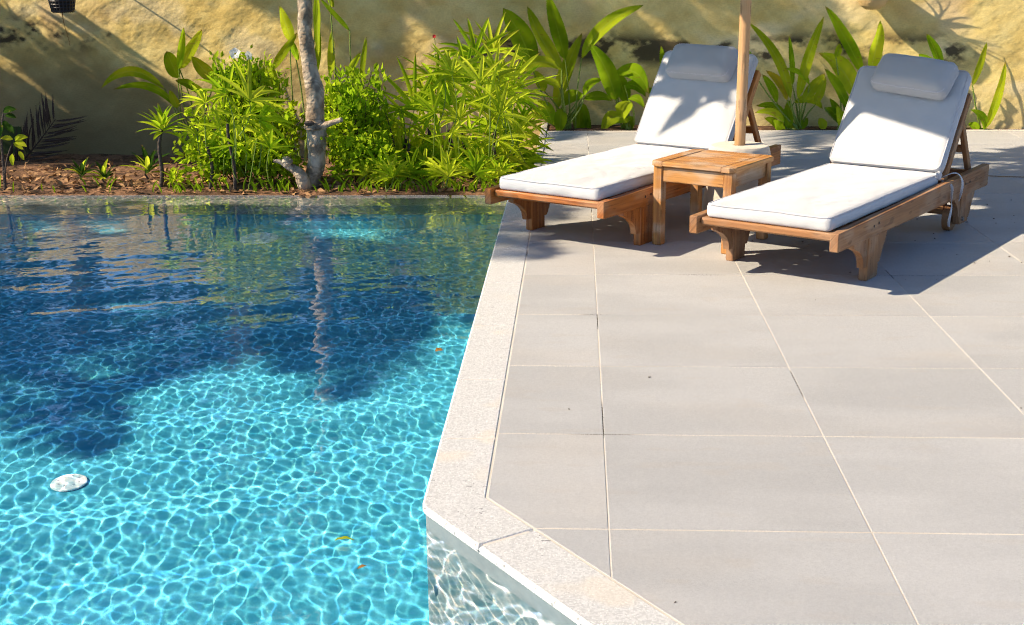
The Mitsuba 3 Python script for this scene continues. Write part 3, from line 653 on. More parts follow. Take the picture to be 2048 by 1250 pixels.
LEAVES_mid=[[-0.131,6.86,-0.01,-0.404,6.819,0.438,-0.617,6.828,0.88,0.157,0,0.05],[-0.131,6.86,-0.01,-0.191,6.78,0.447,-0.442,6.81,0.893,0.093,1,-0.05],[-0.131,6.86,-0.01,-0.166,6.824,0.509,-0.291,6.751,0.986,0.101,0,0],[-0.131,6.86,-0.01,-0.229,6.886,0.133,-0.042,6.861,0.696,0.098,1,0.04],[-0.131,6.86,-0.01,-0.045,6.821,0.515,0.4,6.796,0.894,0.09,1,0.12],[0.297,6.86,-0.01,0.213,6.872,0.207,0.016,6.728,0.626,0.124,0,0.06],[0.297,6.86,-0.01,0.204,6.907,0.408,0.446,6.753,0.266,0.113,0,0.25],[0.297,6.86,-0.01,0.291,6.877,0.191,0.226,6.91,0.408,0.094,0,0],[0.297,6.86,-0.01,0.316,6.782,0.209,0.262,6.843,0.058,0.108,1,0.2],[0.297,6.86,-0.01,0.313,6.828,0.06,0.107,6.83,-0.051,0.097,1,0.35],[-0.131,6.86,-0.01,-0.191,6.781,0.44,-0.547,6.634,0.373,0.082,1,0.22],[-0.131,6.86,-0.01,-0.029,6.804,0.255,-0.188,6.91,0.156,0.086,0,0.15],[-0.131,6.86,-0.01,-0.029,6.806,0.226,0.186,6.857,0.205,0.063,0,0.1],[-0.131,6.86,-0.01,-0.058,6.901,0.171,-0.06,6.91,-0.047,0.113,0,0],[-0.131,6.86,-0.01,-0.191,6.825,0.155,-0.209,6.764,-0.026,0.086,0,0],[-0.131,6.86,-0.01,-0.036,6.848,0.188,0.022,6.905,-0.039,0.052,0,0],[-0.131,6.86,-0.01,-0.029,6.794,0.249,0.111,6.844,0.364,0.056,0,0.2],[-0.131,6.86,-0.01,-0.318,6.884,0.27,-0.393,6.91,0.422,0.075,0,0],[-0.131,6.86,-0.01,-0.261,6.785,0.038,-0.363,6.89,0.203,0.097,0,0.1],[0.297,6.86,-0.01,0.302,6.792,0.226,0.417,6.727,0.168,0.056,0,0.2],[0.297,6.86,-0.01,0.274,6.859,0.314,0.432,6.91,0.227,0.082,0,0.2],[0.297,6.86,-0.01,0.335,6.824,0.09,0.277,6.91,-0.048,0.082,0,0],[-0.131,6.86,-0.01,-0.243,6.851,0.022,-0.464,6.778,0.088,0.067,1,0.2],[-0.131,6.86,-0.01,-0.206,6.821,0.302,-0.368,6.711,0.368,0.052,1,0.1]]
LEAVES_right=[[1.524,6.8,-0.01,1.472,6.73,0.228,1.136,6.612,0.776,0.066,1,0.06],[1.524,6.8,-0.01,1.495,6.81,0.313,1.468,6.91,0.665,0.037,0,0],[1.524,6.8,-0.01,1.528,6.741,0.227,1.655,6.595,0.814,0.067,1,0.04],[1.888,6.8,-0.01,2.002,6.848,0.401,1.707,6.838,0.872,0.086,0,0.03],[1.888,6.8,-0.01,2.045,6.773,0.436,2.068,6.679,0.779,0.093,1,0],[1.888,6.8,-0.01,1.944,6.797,0.247,1.684,6.869,0.544,0.134,1,0.1],[1.888,6.8,-0.01,1.9,6.779,0.148,1.706,6.737,0.441,0.071,0,0.03],[1.524,6.8,-0.01,1.56,6.727,0.196,1.728,6.824,0.397,0.066,1,0.04],[1.524,6.8,-0.01,1.447,6.724,0.218,1.283,6.702,0.432,0.059,3,0.1],[1.524,6.8,-0.01,1.392,6.829,0.188,1.259,6.706,0.404,0.056,0,0.05],[1.524,6.8,-0.01,1.516,6.815,0.193,1.74,6.91,0.133,0.067,1,0.2],[1.524,6.8,-0.01,1.459,6.802,0.07,1.248,6.863,0.163,0.063,0,0.15],[1.524,6.8,-0.01,1.434,6.734,0.061,1.216,6.696,0.132,0.052,1,0.15],[1.524,6.8,-0.01,1.466,6.739,0.009,1.476,6.816,0.207,0.07,0,0],[1.524,6.8,-0.01,1.659,6.758,0.181,1.714,6.725,0.382,0.056,1,0],[1.524,6.8,-0.01,1.545,6.85,0.02,1.489,6.91,0.008,0.041,1,0],[1.524,6.8,-0.01,1.552,6.847,0.02,1.601,6.814,0.021,0.041,1,0],[1.888,6.8,-0.01,1.73,6.783,0.156,1.856,6.828,0.018,0.059,0,0.15],[1.888,6.8,-0.01,1.797,6.782,0.116,1.901,6.704,0.053,0.048,1,0.15],[1.888,6.8,-0.01,1.852,6.772,0.025,1.794,6.654,0.185,0.052,1,0],[1.888,6.8,-0.01,1.789,6.769,0.516,1.835,6.886,0.607,0.045,1,0],[1.888,6.8,-0.01,1.817,6.845,0.416,1.905,6.86,0.494,0.037,1,0],[1.524,6.8,-0.01,1.449,6.785,-0.012,1.348,6.72,0.07,0.067,0,0],[1.524,6.8,-0.01,1.604,6.732,0.328,1.409,6.648,0.451,0.044,0,0.1],[1.524,6.8,-0.01,1.226,6.822,0.386,1.163,6.905,0.588,0.037,0,0],[1.524,6.8,-0.01,1.554,6.767,0.005,1.623,6.827,0.074,0.052,0,0],[1.524,6.8,-0.01,1.417,6.821,-0.002,1.309,6.855,0.072,0.052,0,0.1],[1.888,6.8,-0.01,1.744,6.806,-0.008,1.713,6.859,0.07,0.06,1,0],[1.888,6.8,-0.01,1.879,6.767,0.026,1.767,6.804,0.222,0.059,0,0]]
LEAVES_far=[[2.585,6.77,-0.01,2.528,6.727,0.423,2.402,6.703,0.686,0.066,0,0.04],[2.585,6.77,-0.01,2.509,6.79,0.436,2.389,6.824,0.533,0.048,0,0.05],[2.89,6.77,-0.01,2.764,6.728,0.316,2.871,6.833,0.611,0.044,1,0],[2.89,6.77,-0.01,2.898,6.774,-0.0,2.997,6.777,0.48,0.052,1,-0.03],[2.89,6.77,-0.01,2.866,6.692,0.004,2.752,6.685,0.149,0.052,0,0.2],[2.585,6.77,-0.01,2.576,6.723,0.388,2.586,6.751,0.492,0.044,1,0],[2.89,6.77,-0.01,2.842,6.75,-0.011,2.786,6.819,0.031,0.052,0,0.1]]
LEAVES_hidden=[[0.63,6.84,-0.01,0.591,6.844,0.241,0.539,6.908,0.599,0.056,0,0],[0.63,6.84,-0.01,0.568,6.805,0.136,0.419,6.826,0.299,0.074,0,0.15]]
FAN_MAIN = [[-1.078,5.153,0.345,95.0,0.222],[-0.766,5.221,0.495,95.0,0.233],[-0.503,4.863,0.48,60.0,0.213],[-0.527,5.232,0.188,85.0,0.205],[-0.46,5.252,0.1,-20.0,0.193],[-1.139,5.116,0.243,205.0,0.202],[-0.85,5.332,-0.028,270.0,0.164],[-0.588,5.317,-0.036,250.0,0.151],[-0.604,4.989,0.171,250.0,0.145],[-0.901,4.997,0.124,180.0,0.151],[-1.227,4.725,0.048,250.0,0.134],[-0.705,5.227,0.667,80.0,0.186],[-0.951,5.303,0.488,150.0,0.194],[-0.839,4.958,0.395,110.0,0.165],[-0.671,5.119,0.36,60.0,0.169],[-1.016,5.14,0.19,230.0,0.169],[-0.738,5.148,0.219,90.0,0.154],[-0.805,4.729,0.262,300.0,0.146],[-0.666,5.185,0.027,300.0,0.154],[-0.395,5.036,0.019,-60.0,0.136],[-1.169,5.099,0.103,200.0,0.153],[-1.025,4.916,0.04,240.0,0.143],[-0.921,5.068,-0.031,260.0,0.137],[-0.758,5.181,0.09,200.0,0.154],[-0.426,5.078,0.243,20.0,0.152],[-1.234,5.14,0.19,150.0,0.147],[-0.52,4.621,0.376,40.0,0.158],[-0.904,4.72,0.379,170.0,0.151],[-0.77,4.931,-0.008,300.0,0.126],[-1.11,5.088,-0.035,200.0,0.122],[-1.271,4.764,0.155,160.0,0.117],[-0.492,5.114,-0.04,-40.0,0.122],[-1.282,5.073,0.276,130.0,0.128],[-0.632,4.631,0.559,80.0,0.172],[-0.566,4.954,0.6,50.0,0.15],[-0.802,4.77,0.589,120.0,0.161],[-1.301,4.641,0.027,180.0,0.104],[-0.603,4.7,-0.014,280.0,0.104],[-0.989,4.838,-0.083,270.0,0.089],[-1.155,4.736,-0.049,240.0,0.093]]
FAN_SMALL = [[-2.074,4.549,0.507,160.0,0.159],[-1.942,4.534,0.477,55.0,0.187],[-2.011,4.577,0.381,240.0,0.165],[-2.21,4.568,0.46,160.0,0.114],[-2.14,4.591,0.314,200.0,0.114],[-1.903,4.589,0.356,-20.0,0.129],[-2.049,4.554,0.217,230.0,0.119],[-2.284,4.62,0.266,210.0,0.103],[-1.909,4.53,0.264,-60.0,0.102]]
PADDLE = ['leaf_paddle', 'leaf_paddle_light', 'leaf_dry', 'leaf_paddle_yellow']
def paddle_clump(key, leaves, label, seed, group):
    st = []
    for i, (rx, ry, rz, bx, by, bz, tx, ty, tz, w, c, bow) in enumerate(leaves):
        r = random.Random(seed * 100 + i)
        m, uv = blade((bx, by, bz), (tx, ty, tz), w * 1.12, bow, twist=r.uniform(-.7, .7), n=13, fold=r.uniform(.15, .5), seed=seed * 31 + i, prof=(.78, .62), ruffle=.05)
        lk = put(f'{key}__leaf', m, PADDLE[c], smooth=True, uv=uv)
        if c == 2: labels[lk] = {'label': 'dry orange brown leaf'}
        st.append(stalk((rx + r.uniform(-.06, .06), ry + r.uniform(-.04, .04), rz), (bx, by, bz), .008, .0045, seed=seed + i))
    put(f'{key}__stem', cat(st), 'stem_green', smooth=50)
    tag(key, label, 'plant', group)
GP = 'broad leaved ginger plants along the wall'
paddle_clump('ginger_plant', LEAVES_left, 'leftmost broad leaved plant, two long leaves reaching left above the small dracaena', 1, GP)
paddle_clump('ginger_plant_001', LEAVES_trunk, 'broad leaved plant whose upright leaves show either side of the tree trunk', 2, GP)
paddle_clump('ginger_plant_002', LEAVES_mid, 'large broad leaved plant between the fan palm clump and the left lounger', 3, GP)
paddle_clump('ginger_plant_003', LEAVES_right, 'dense broad leaved plant growing between the two lounger backs', 4, GP)
paddle_clump('ginger_plant_004', LEAVES_far, 'sparse broad leaved plant right of the right lounger by the sunlit wall', 5, GP)
paddle_clump('ginger_plant_005', LEAVES_hidden, 'broad leaved plant mostly hidden behind the left lounger back', 6, GP)

def fan(P, ang, R, seed, tilt=.0):
    """A lady palm frond: 7 to 11 narrow fingers spread from one point."""
    r = random.Random(seed); n = r.randint(7, 11); spread = math.radians(r.uniform(150, 250)); a0 = math.radians(ang)
    ax = V([1., 0, 0]); az = V([0, -.30 - tilt, .95]); az /= np.linalg.norm(az); nn = np.cross(ax, az)
    parts = []
    for k in range(n):
        a = a0 + spread * (k / (n - 1) - .5) + r.uniform(-.06, .06); out = r.uniform(-.5, .25)
        d = ax * math.cos(a) + az * math.sin(a) + nn * out; d /= np.linalg.norm(d)
        L = R * r.uniform(.82, 1.15) * (1 - .18 * abs(k / (n - 1) - .5) * 2)
        droop = r.uniform(.02, .22) * (1 - max(0, d[2]) * .7)
        B = V(P); Tp = B + d * L - V([0, 0, droop * L * .8])
        parts.append(blade(B, Tp, r.uniform(.019, .027) * (R / .2) ** .3, bow=droop * .55, twist=r.uniform(-.5, .5), n=7, fold=.45, seed=seed * 17 + k, prof=(.60, .42), face=nn * -1 + V([0, 0, .3]), ruffle=0))
    return joinuv(parts)
def fan_palm(key, fans, roots, label, seed, spare, group, pale=0):
    rg = random.Random(seed); st = []
    allf = list(fans)
    for _ in range(spare):
        q = rg.choice(fans); allf.append([q[0] + rg.uniform(-.12, .12), q[1] + rg.uniform(-.12, .35), max(.04, q[2] + rg.uniform(-.22, .04)), rg.uniform(0, 360), q[4] * rg.uniform(.7, 1.)])
    for _ in range(0 if pale else 16): allf.append([rg.uniform(-1.25, -.5), rg.uniform(4.55, 4.66), rg.uniform(-.01, .09), rg.uniform(30, 150), rg.uniform(.09, .14)])
    for i, (x, y, z, ang, R) in enumerate(allf):
        m, uv = fan((x, y, max(z, .03)), ang, R * 1.48, seed * 71 + i, tilt=rg.uniform(-.2, .8))
        put(f'{key}__frond', m, 'leaf_fan_light' if rg.random() < (.9 if pale else .5) else 'leaf_fan', smooth=True, uv=uv)
        k = V([x + rg.uniform(-.09, .09), y + rg.uniform(-.02, .08), max(-.06, z - rg.uniform(.2, .4))]); st.append(stalk(k, (x, y, max(z, .03)), .0035, .0022, seed=seed + i))
    put(f'{key}__stem', cat(st), 'stem_green', smooth=50)
    for rx, ry, h in roots:
        t = np.linspace(0, 1, 9); pts = np.c_[rx + .012 * np.sin(t * 5 + rx * 9), np.full(9, ry), -.06 + (h + .06) * t]
        put(f'{key}__cane', tube(pts, np.linspace(.012, .009, 9), 8), 'bark_dark', smooth=50)
    tag(key, label, 'palm', group)
rg = random.Random(12)
fan_palm('fan_palm', FAN_MAIN, [(rg.uniform(-1.2, -.5), rg.uniform(4.95, 5.3), rg.uniform(.10, .28)) for _ in range(7)], 'large bushy lady palm clump in the middle of the planting bed', 21, 84, None)
fan_palm('fan_palm_001', FAN_SMALL, [(-2.075, 4.57, .34), (-2.22, 4.62, .2)], 'smaller lady palm on thin dark canes left of the tree trunk', 22, 5, None, 1)

def rosette(key, P, base, n, R, w, mat, label, seed, lowest=-.35, catname='plant', group=None, stem_mat='bark_dark', r0=.013):
    r = random.Random(seed); P = V(P)
    for k in range(n):
        a = k * 2.39996 + r.uniform(-.2, .2); el = lowest + (1.25 - lowest) * (k / n) ** .8
        d = V([math.cos(a) * math.cos(el), math.sin(a) * math.cos(el), math.sin(el)]); L = R * r.uniform(.8, 1.1)
        fc = V([0, 0, 1.]) * math.cos(el) - V([math.cos(a), math.sin(a), 0]) * math.sin(el)
        m, uv = blade(P + V([0, 0, -.02 * (1 - k / n)]), P + d * L - V([0, 0, .08 * L]), w, bow=.07, n=8, fold=.35, seed=seed * 13 + k, prof=(.7, .75), face=fc, ruffle=.02)
        put(f'{key}__leaf', m, mat if r.random() < .7 else 'leaf_fan_light', smooth=True, uv=uv)
    base = V(base); t = np.linspace(0, 1, 10)[:, None]; pts = base + (P - base) * t + V([.012, .004, 0]) * np.sin(t * 6)
    put(f'{key}__stem', tube(pts, np.linspace(r0, r0 * .8, 10), 9), stem_mat, smooth=50)
    tag(key, label, catname, group)
rosette('dracaena', (-2.499, 4.66, .30), (-2.552, 4.66, -.09), 30, .165, .028, 'leaf_fan', 'small dracaena with a tuft of narrow leaves on a thin dark bare stem', 31)
rosette('dracaena_001', (-2.462, 4.67, .0), (-2.465, 4.67, -.06), 20, .10, .020, 'leaf_fan', 'low bright green tuft just right of the bare dark dracaena stem', 32, r0=.006)
rosette('dracaena_002', (-2.66, 4.82, .03), (-2.68, 4.82, -.06), 16, .19, .030, 'leaf_dark', 'low dark tuft with long leaves just left of the bare dark dracaena stem', 33, -.2, r0=.006)
rosette('dracaena_003', (-3.04, 4.75, .02), (-3.04, 4.75, -.06), 14, .12, .022, 'leaf_dark', 'small dark tuft in the shaded soil, leftmost of the low tufts', 34, -.2, r0=.006)
rosette('dracaena_004', (-2.885, 4.70, .01), (-2.885, 4.70, -.06), 12, .12, .024, 'leaf_dark', 'small dark tuft in the shaded soil, second of the low tufts from the left', 35, -.3, r0=.006)

# leafy shrubs: twigs and very many small leaves
def leaf_cloud(pts, size, seed, dirs=None, aspect=.55, jit=.35):
    """Small pointed leaves (4 triangles each) at the points."""
    r = np.random.default_rng(seed); n = len(pts); d = r.normal(size=(n, 3)) if dirs is None else dirs + r.normal(size=(n, 3)) * .7
    d /= np.linalg.norm(d, axis=1, keepdims=True); q = r.normal(size=(n, 3)) + V([0, -.6, 1.2]); s = np.cross(d, q); s /= np.linalg.norm(s, axis=1, keepdims=True) + 1e-9
    nn = np.cross(s, d); L = size * r.uniform(1 - jit, 1 + jit, n)[:, None]; w = L * aspect / 2
    v = np.stack([pts, pts + d * L * .45 + s * w + nn * L * .10, pts + d * L * .5, pts + d * L * .45 - s * w + nn * L * .10, pts + d * L - nn * L * .08], 1).reshape(-1, 3)
    o = np.arange(n)[:, None] * 5; f = np.hstack([o + V([0, 1, 2]), o + V([0, 2, 3]), o + V([1, 4, 2]), o + V([2, 4, 3])]).reshape(-1, 3).astype(int)
    uv = np.tile(V([[0, 0], [1, .5], [0, .5], [-1, .5], [0, .99]]), (n, 1)); uv[:, 1] += np.repeat(r.integers(0, 97, n), 5); return M(v, f), uv
def shrub(key, boxes, n, label, seed, size=.046):
    r = np.random.default_rng(seed); root = V([(boxes[0][0] + boxes[0][1]) / 2, 4.95, -.05]); tw = []; P, Dr = [], []
    for k in range(n):
        b = boxes[r.integers(len(boxes))]; e = V([r.uniform(b[0], b[1]), r.uniform(b[2], b[3]), r.uniform(b[4], b[5])])
        s0 = V([root[0] + (e[0] - root[0]) * .55 + r.normal() * .05, root[1] + r.normal() * .08, -.05 + (e[2] + .05) * r.uniform(0, .45)])
        t = np.linspace(0, 1, 6)[:, None]; c = s0 + (e - s0) * t + V([0, 0, .06]) * np.sin(t * PI)
        tw.append(tube(c, np.linspace(.0035, .0012, 6), 4, cap=False))
        m_ = 30; tt = r.uniform(.25, 1.02, m_)[:, None]; p = s0 + (e - s0) * tt + V([0, 0, .06]) * np.sin(tt * PI) + r.normal(size=(m_, 3)) * .022
        P.append(p); Dr.append(np.repeat(((e - s0) / np.linalg.norm(e - s0))[None], m_, 0))
    P, Dr = np.vstack(P), np.vstack(Dr); m, uv = leaf_cloud(P, size, seed + 1, Dr)
    k1 = put(f'{key}__foliage', m, 'leaf_bush', smooth=True, uv=uv); labels[k1] = {'kind': 'stuff'}
    put(f'{key}__twig', cat(tw), 'bark_dark', smooth=True)
    tag(key, label, 'shrub')
shrub('leafy_shrub', [(-2.40, -1.72, 4.75, 5.2, .0, .40), (-2.28, -1.80, 4.85, 5.2, .35, .62), (-2.25, -1.95, 4.9, 5.1, .5, .70), (-2.42, -1.72, 4.56, 4.72, .0, .24)], 185, 'small leaved green shrub left of the tree trunk with two white flowers at its top', 41)
shrub('leafy_shrub_001', [(-1.62, -1.22, 4.75, 5.3, .0, .45), (-1.60, -1.25, 4.85, 5.2, .35, .60), (-1.58, -1.15, 4.56, 4.75, .0, .26)], 125, 'small leaved green shrub right of the tree trunk', 42)
def flower(key, P, R, n, mat, label, seed, face=(0.1, -.9, .4)):
    r = random.Random(seed); fc = V(face) / np.linalg.norm(face); a = np.cross(fc, [0, 0, 1.]); a /= np.linalg.norm(a); b = np.cross(a, fc)
    for k in range(n):
        th = 2 * PI * k / n + .3; d = a * math.cos(th) + b * math.sin(th)
        m, uv = blade(V(P), V(P) + d * R + fc * R * .25, R * .85, bow=.05, n=6, fold=.15, seed=seed + k, prof=(1.25, .6), face=fc, ruffle=0)
        put(f'{key}__petal', m, mat, smooth=True)
    c = trimesh.creation.icosphere(2, R * .14); c.vertices += V(P) + fc * R * .06; put(f'{key}__centre', c, 'leaf_paddle_yellow', smooth=True)
    q = V(P); put(f'{key}__stalk', stalk(q - V([.01, -.02, .14]), q - fc * .004, .0022, .0016, seed=seed), 'stem_green', smooth=50)
    tag(key, label, 'flower')
flower('white_flower', (-2.096, 4.88, .712), .036, 5, 'petal_white', 'larger white five petalled flower on top of the shrub, left one', 51)
flower('white_flower_001', (-2.026, 4.90, .697), .030, 5, 'petal_white', 'white flower turned sideways on top of the shrub, right one', 52, (.8, -.5, .3))
flower('red_flower', (-.92, 4.95, .800), .011, 5, 'petal_red', 'tiny dark red blossom above the lady palm clump', 53)

# ------------------------------------------------------------------ the tree by the pool: pale knobbly trunk with cut stubs; its crown is above the picture
TRUNK = V([(-1.665, 4.70, -.12), (-1.640, 4.70, -.02), (-1.612, 4.69, .06), (-1.597, 4.68, .168), (-1.593, 4.68, .279), (-1.597, 4.68, .352), (-1.592, 4.68, .416), (-1.593, 4.68, .516), (-1.611, 4.68, .602), (-1.618, 4.68, .701), (-1.629, 4.68, .814), (-1.625, 4.68, .939), (-1.623, 4.68, 1.10), (-1.60, 4.56, 1.35), (-1.63, 4.36, 1.65), (-1.66, 4.12, 1.95)])
TRAD = V([.050, .048, .050, .054, .058, .058, .048, .052, .046, .044, .041, .040, .040, .039, .038, .036])
def limb(pts, rad, n, sides, seed, rough=.10):
    c = smooth_curve(pts, n); s0 = np.r_[0, np.cumsum(np.linalg.norm(np.diff(np.asarray(pts, float), axis=0), axis=1))]; s1 = np.linspace(0, s0[-1], n)
    m = tube(c, np.interp(s1, s0, rad), sides); v = m.vertices; k = np.arange(len(v)) // sides; k = np.minimum(k, n - 1); ax = c[k]; d = v - ax
    m.vertices = ax + d * (1 + rough * 2 * (meshkit.fbm(v * V([22, 22, 14]), 3, seed) - .5) + rough * .6 * (meshkit.noise(v * V([70, 70, 50]), seed + 2) - .5))[:, None]; return m
put('plumeria_tree__trunk', limb(TRUNK, TRAD, 130, 26, 3, .16), 'bark', smooth=True)
put('plumeria_tree__stub', limb([(-1.59, 4.66, .300), (-1.54, 4.645, .320), (-1.481, 4.63, .341), (-1.428, 4.61, .356)], [.030, .022, .016, .013], 24, 12, 5, .3), 'bark', smooth=True)
put('plumeria_tree__stub', limb([(-1.655, 4.62, -.10), (-1.672, 4.61, .0), (-1.690, 4.60, .045), (-1.735, 4.60, .080), (-1.775, 4.59, .108), (-1.835, 4.58, .124)], [.042, .038, .034, .025, .019, .008], 44, 16, 6, .3), 'bark', smooth=True)
kn = trimesh.creation.icosphere(3, .030); kn.vertices = kn.vertices * (1 + .8 * (meshkit.fbm(kn.vertices * 45, 3, 8)[:, None] - .5)) + V([-1.752, 4.575, .122]); put('plumeria_tree__knot', kn, 'bark', smooth=False)
kn = trimesh.creation.icosphere(3, .052); kn.vertices = kn.vertices * V([1.15, 1, .62]) * (1 + .7 * (meshkit.fbm(kn.vertices * 34, 3, 9)[:, None] - .5)) + V([-1.600, 4.652, .318]); put('plumeria_tree__knot', kn, 'bark', smooth=False)
ho = trimesh.creation.icosphere(2, .020); ho.vertices = ho.vertices * V([1.5, .5, .8]) + V([-1.618, 4.602, .337]); put('plumeria_tree__hollow', ho, 'bark_dark', smooth=True)
rc_ = np.random.default_rng(61); lim, P, Dr = [], [], []
top = TRUNK[-1]
for k in range(13):
    a = 2 * PI * k / 13 + rc_.uniform(-.3, .3); e = top + V([math.cos(a) * rc_.uniform(.35, 1.0), math.sin(a) * rc_.uniform(.4, .80) + .05, rc_.uniform(.35, 1.15)])
    mdp = top + (e - top) * .5 + V([0, 0, -.1]); lim.append(limb([top - V([0, 0, .05]), mdp, e], [.034, .024, .015], 14, 8, 70 + k))
    for _ in range(3):
        e2 = e + rc_.normal(size=3) * V([.22, .22, .16]); lim.append(tube(smooth_curve([mdp + (e - mdp) * .7, (e + e2) / 2 + V([0, 0, .04]), e2], 8), np.linspace(.013, .008, 8), 6))
        n_ = 22; P.append(np.repeat(e2[None], n_, 0) + rc_.normal(size=(n_, 3)) * .03); dd = rc_.normal(size=(n_, 3)); dd[:, 2] = dd[:, 2] * .5 + .25; Dr.append(dd)
put('plumeria_tree__branch', cat(lim), 'bark', smooth=True)
m, uv = leaf_cloud(np.vstack(P), .27, 62, np.vstack(Dr) * 2, aspect=.30); k1 = put('plumeria_tree__crown', m, 'leaf_crown', smooth=True, uv=uv); labels[k1] = {'kind': 'stuff'}
tag('plumeria_tree', 'slender tree with pale knobbly trunk and cut branch stubs at the pool edge', 'tree')

# ------------------------------------------------------------------ left end of the bed: fallen dead frond, thin shrub, litter
DF = V([(-4.683, 7.131, -0.465), (-4.527, 7.118, -0.348), (-4.384, 7.118, -0.217), (-4.267, 7.144, -0.082), (-4.173, 7.183, 0.038)])
dc = smooth_curve(DF, 40); put('dead_palm_frond__midrib', tube(dc, np.linspace(.013, .003, 40), 7), 'leaf_dead', smooth=50)
r = random.Random(77)
for k in range(26):
    t = .10 + .88 * k / 25; c = dc[int(t * 39)]; tg = dc[min(int(t * 39) + 1, 39)] - dc[max(int(t * 39) - 1, 0)]; tg /= np.linalg.norm(tg)
    for s in (-1, 1):
        pr = V([tg[2], 0, -tg[0]]) * s; d = tg * .78 + pr * r.uniform(.50, .72) + V([0, r.uniform(-.25, .05), 0]); d /= np.linalg.norm(d); L = 1.3 * r.uniform(.20, .27) * (1 - .35 * abs(t - .55))
        m, uv = blade(c, c + d * L - V([0, 0, .03 * r.random()]), .016, bow=-.03 * s, n=5, fold=.5, seed=k * 2 + (s > 0), prof=(.45, .5), ruffle=0)
        put('dead_palm_frond__leaflet', m, 'leaf_dead', smooth=True, uv=uv)
tag('dead_palm_frond', 'dead brown palm frond leaning in the shade at the far left of the bed', 'palm frond')
st = [tube(smooth_curve([(-3.463, 4.62, -.06), (-3.45, 4.61, .12), (-3.438, 4.6, .26), (-3.41, 4.6, .40)], 14), np.linspace(.010, .005, 14), 7), tube(smooth_curve([(-3.44, 4.6, .05), (-3.41, 4.6, .16), (-3.36, 4.6, .25)], 10), np.linspace(.005, .003, 10), 6)]
put('thin_shrub__stem', cat(st), 'bark_dark', smooth=50)
for k, (x, z, a, L, mt) in enumerate([(-3.41, .41, 10, .09, 0), (-3.40, .39, -12, .07, 0), (-3.42, .36, -60, .08, 0), (-3.43, .35, -95, .09, 0), (-3.40, .34, -50, .07, 0), (-3.44, .30, -100, .08, 0), (-3.37, .25, 175, .07, 1), (-3.36, .25, 8, .08, 1), (-3.36, .235, -20, .08, 1), (-3.37, .23, -35, .07, 1), (-3.345, .18, -60, .06, 1), (-3.385, .165, -85, .07, 1), (-3.36, .24, 40, .05, 1)]):
    d = V([math.cos(math.radians(a)), r.uniform(-.4, .1), math.sin(math.radians(a))]); m, uv = blade((x, 4.6, z), V([x, 4.6, z]) + d * L, L * .42, bow=.08, n=7, fold=.3, seed=300 + k, prof=(.8, .8))
    put('thin_shrub__leaf', m, ['leaf_dark', 'leaf_fan_light'][mt], smooth=True, uv=uv)
tag('thin_shrub', 'thin dark stemmed shrub at the left edge with a few sunlit yellow green leaves', 'shrub')
# leaf litter and blades of grass on the soil
rl = np.random.default_rng(81); n = 1800
x = rl.uniform(-5., -.36, n); y = 4.50 + np.abs(rl.normal(size=n)) * .9
ok = y < np.interp(x, wc[:, 0], wc[:, 1]) - .05; x, y = x[ok], y[ok]
z = soil_z(x, y)
m, uv = leaf_cloud(np.c_[x, y, z + .01], .05, 82, np.c_[rl.normal(size=len(x)), rl.normal(size=len(x)), np.full(len(x), .15)] * 2, aspect=.4)
tag(put('leaf_litter', m, 'dry_litter', smooth=True, uv=uv), 'dry brown fallen leaves scattered over the soil of the planting bed', 'leaves', kind='stuff')
parts = []
for k in range(140):
    px, py = (rl.uniform(-2.5, -.4) if k % 4 else rl.uniform(-3.6, -.4)), 4.50 + abs(rl.normal()) * .10; a = rl.uniform(0, 2 * PI); L = rl.uniform(.04, .12)
    parts.append(blade((px, py, -.05), (px + math.cos(a) * L * .5, py + math.sin(a) * L * .4, -.04 + L * .7), .009, bow=.1, n=5, fold=.4, seed=900 + k, prof=(.5, .5), ruffle=0))
m, uv = joinuv(parts); tag(put('low_grass', m, 'leaf_paddle', smooth=True, uv=uv), 'sparse low grass blades along the far pool edge', 'grass', kind='stuff')

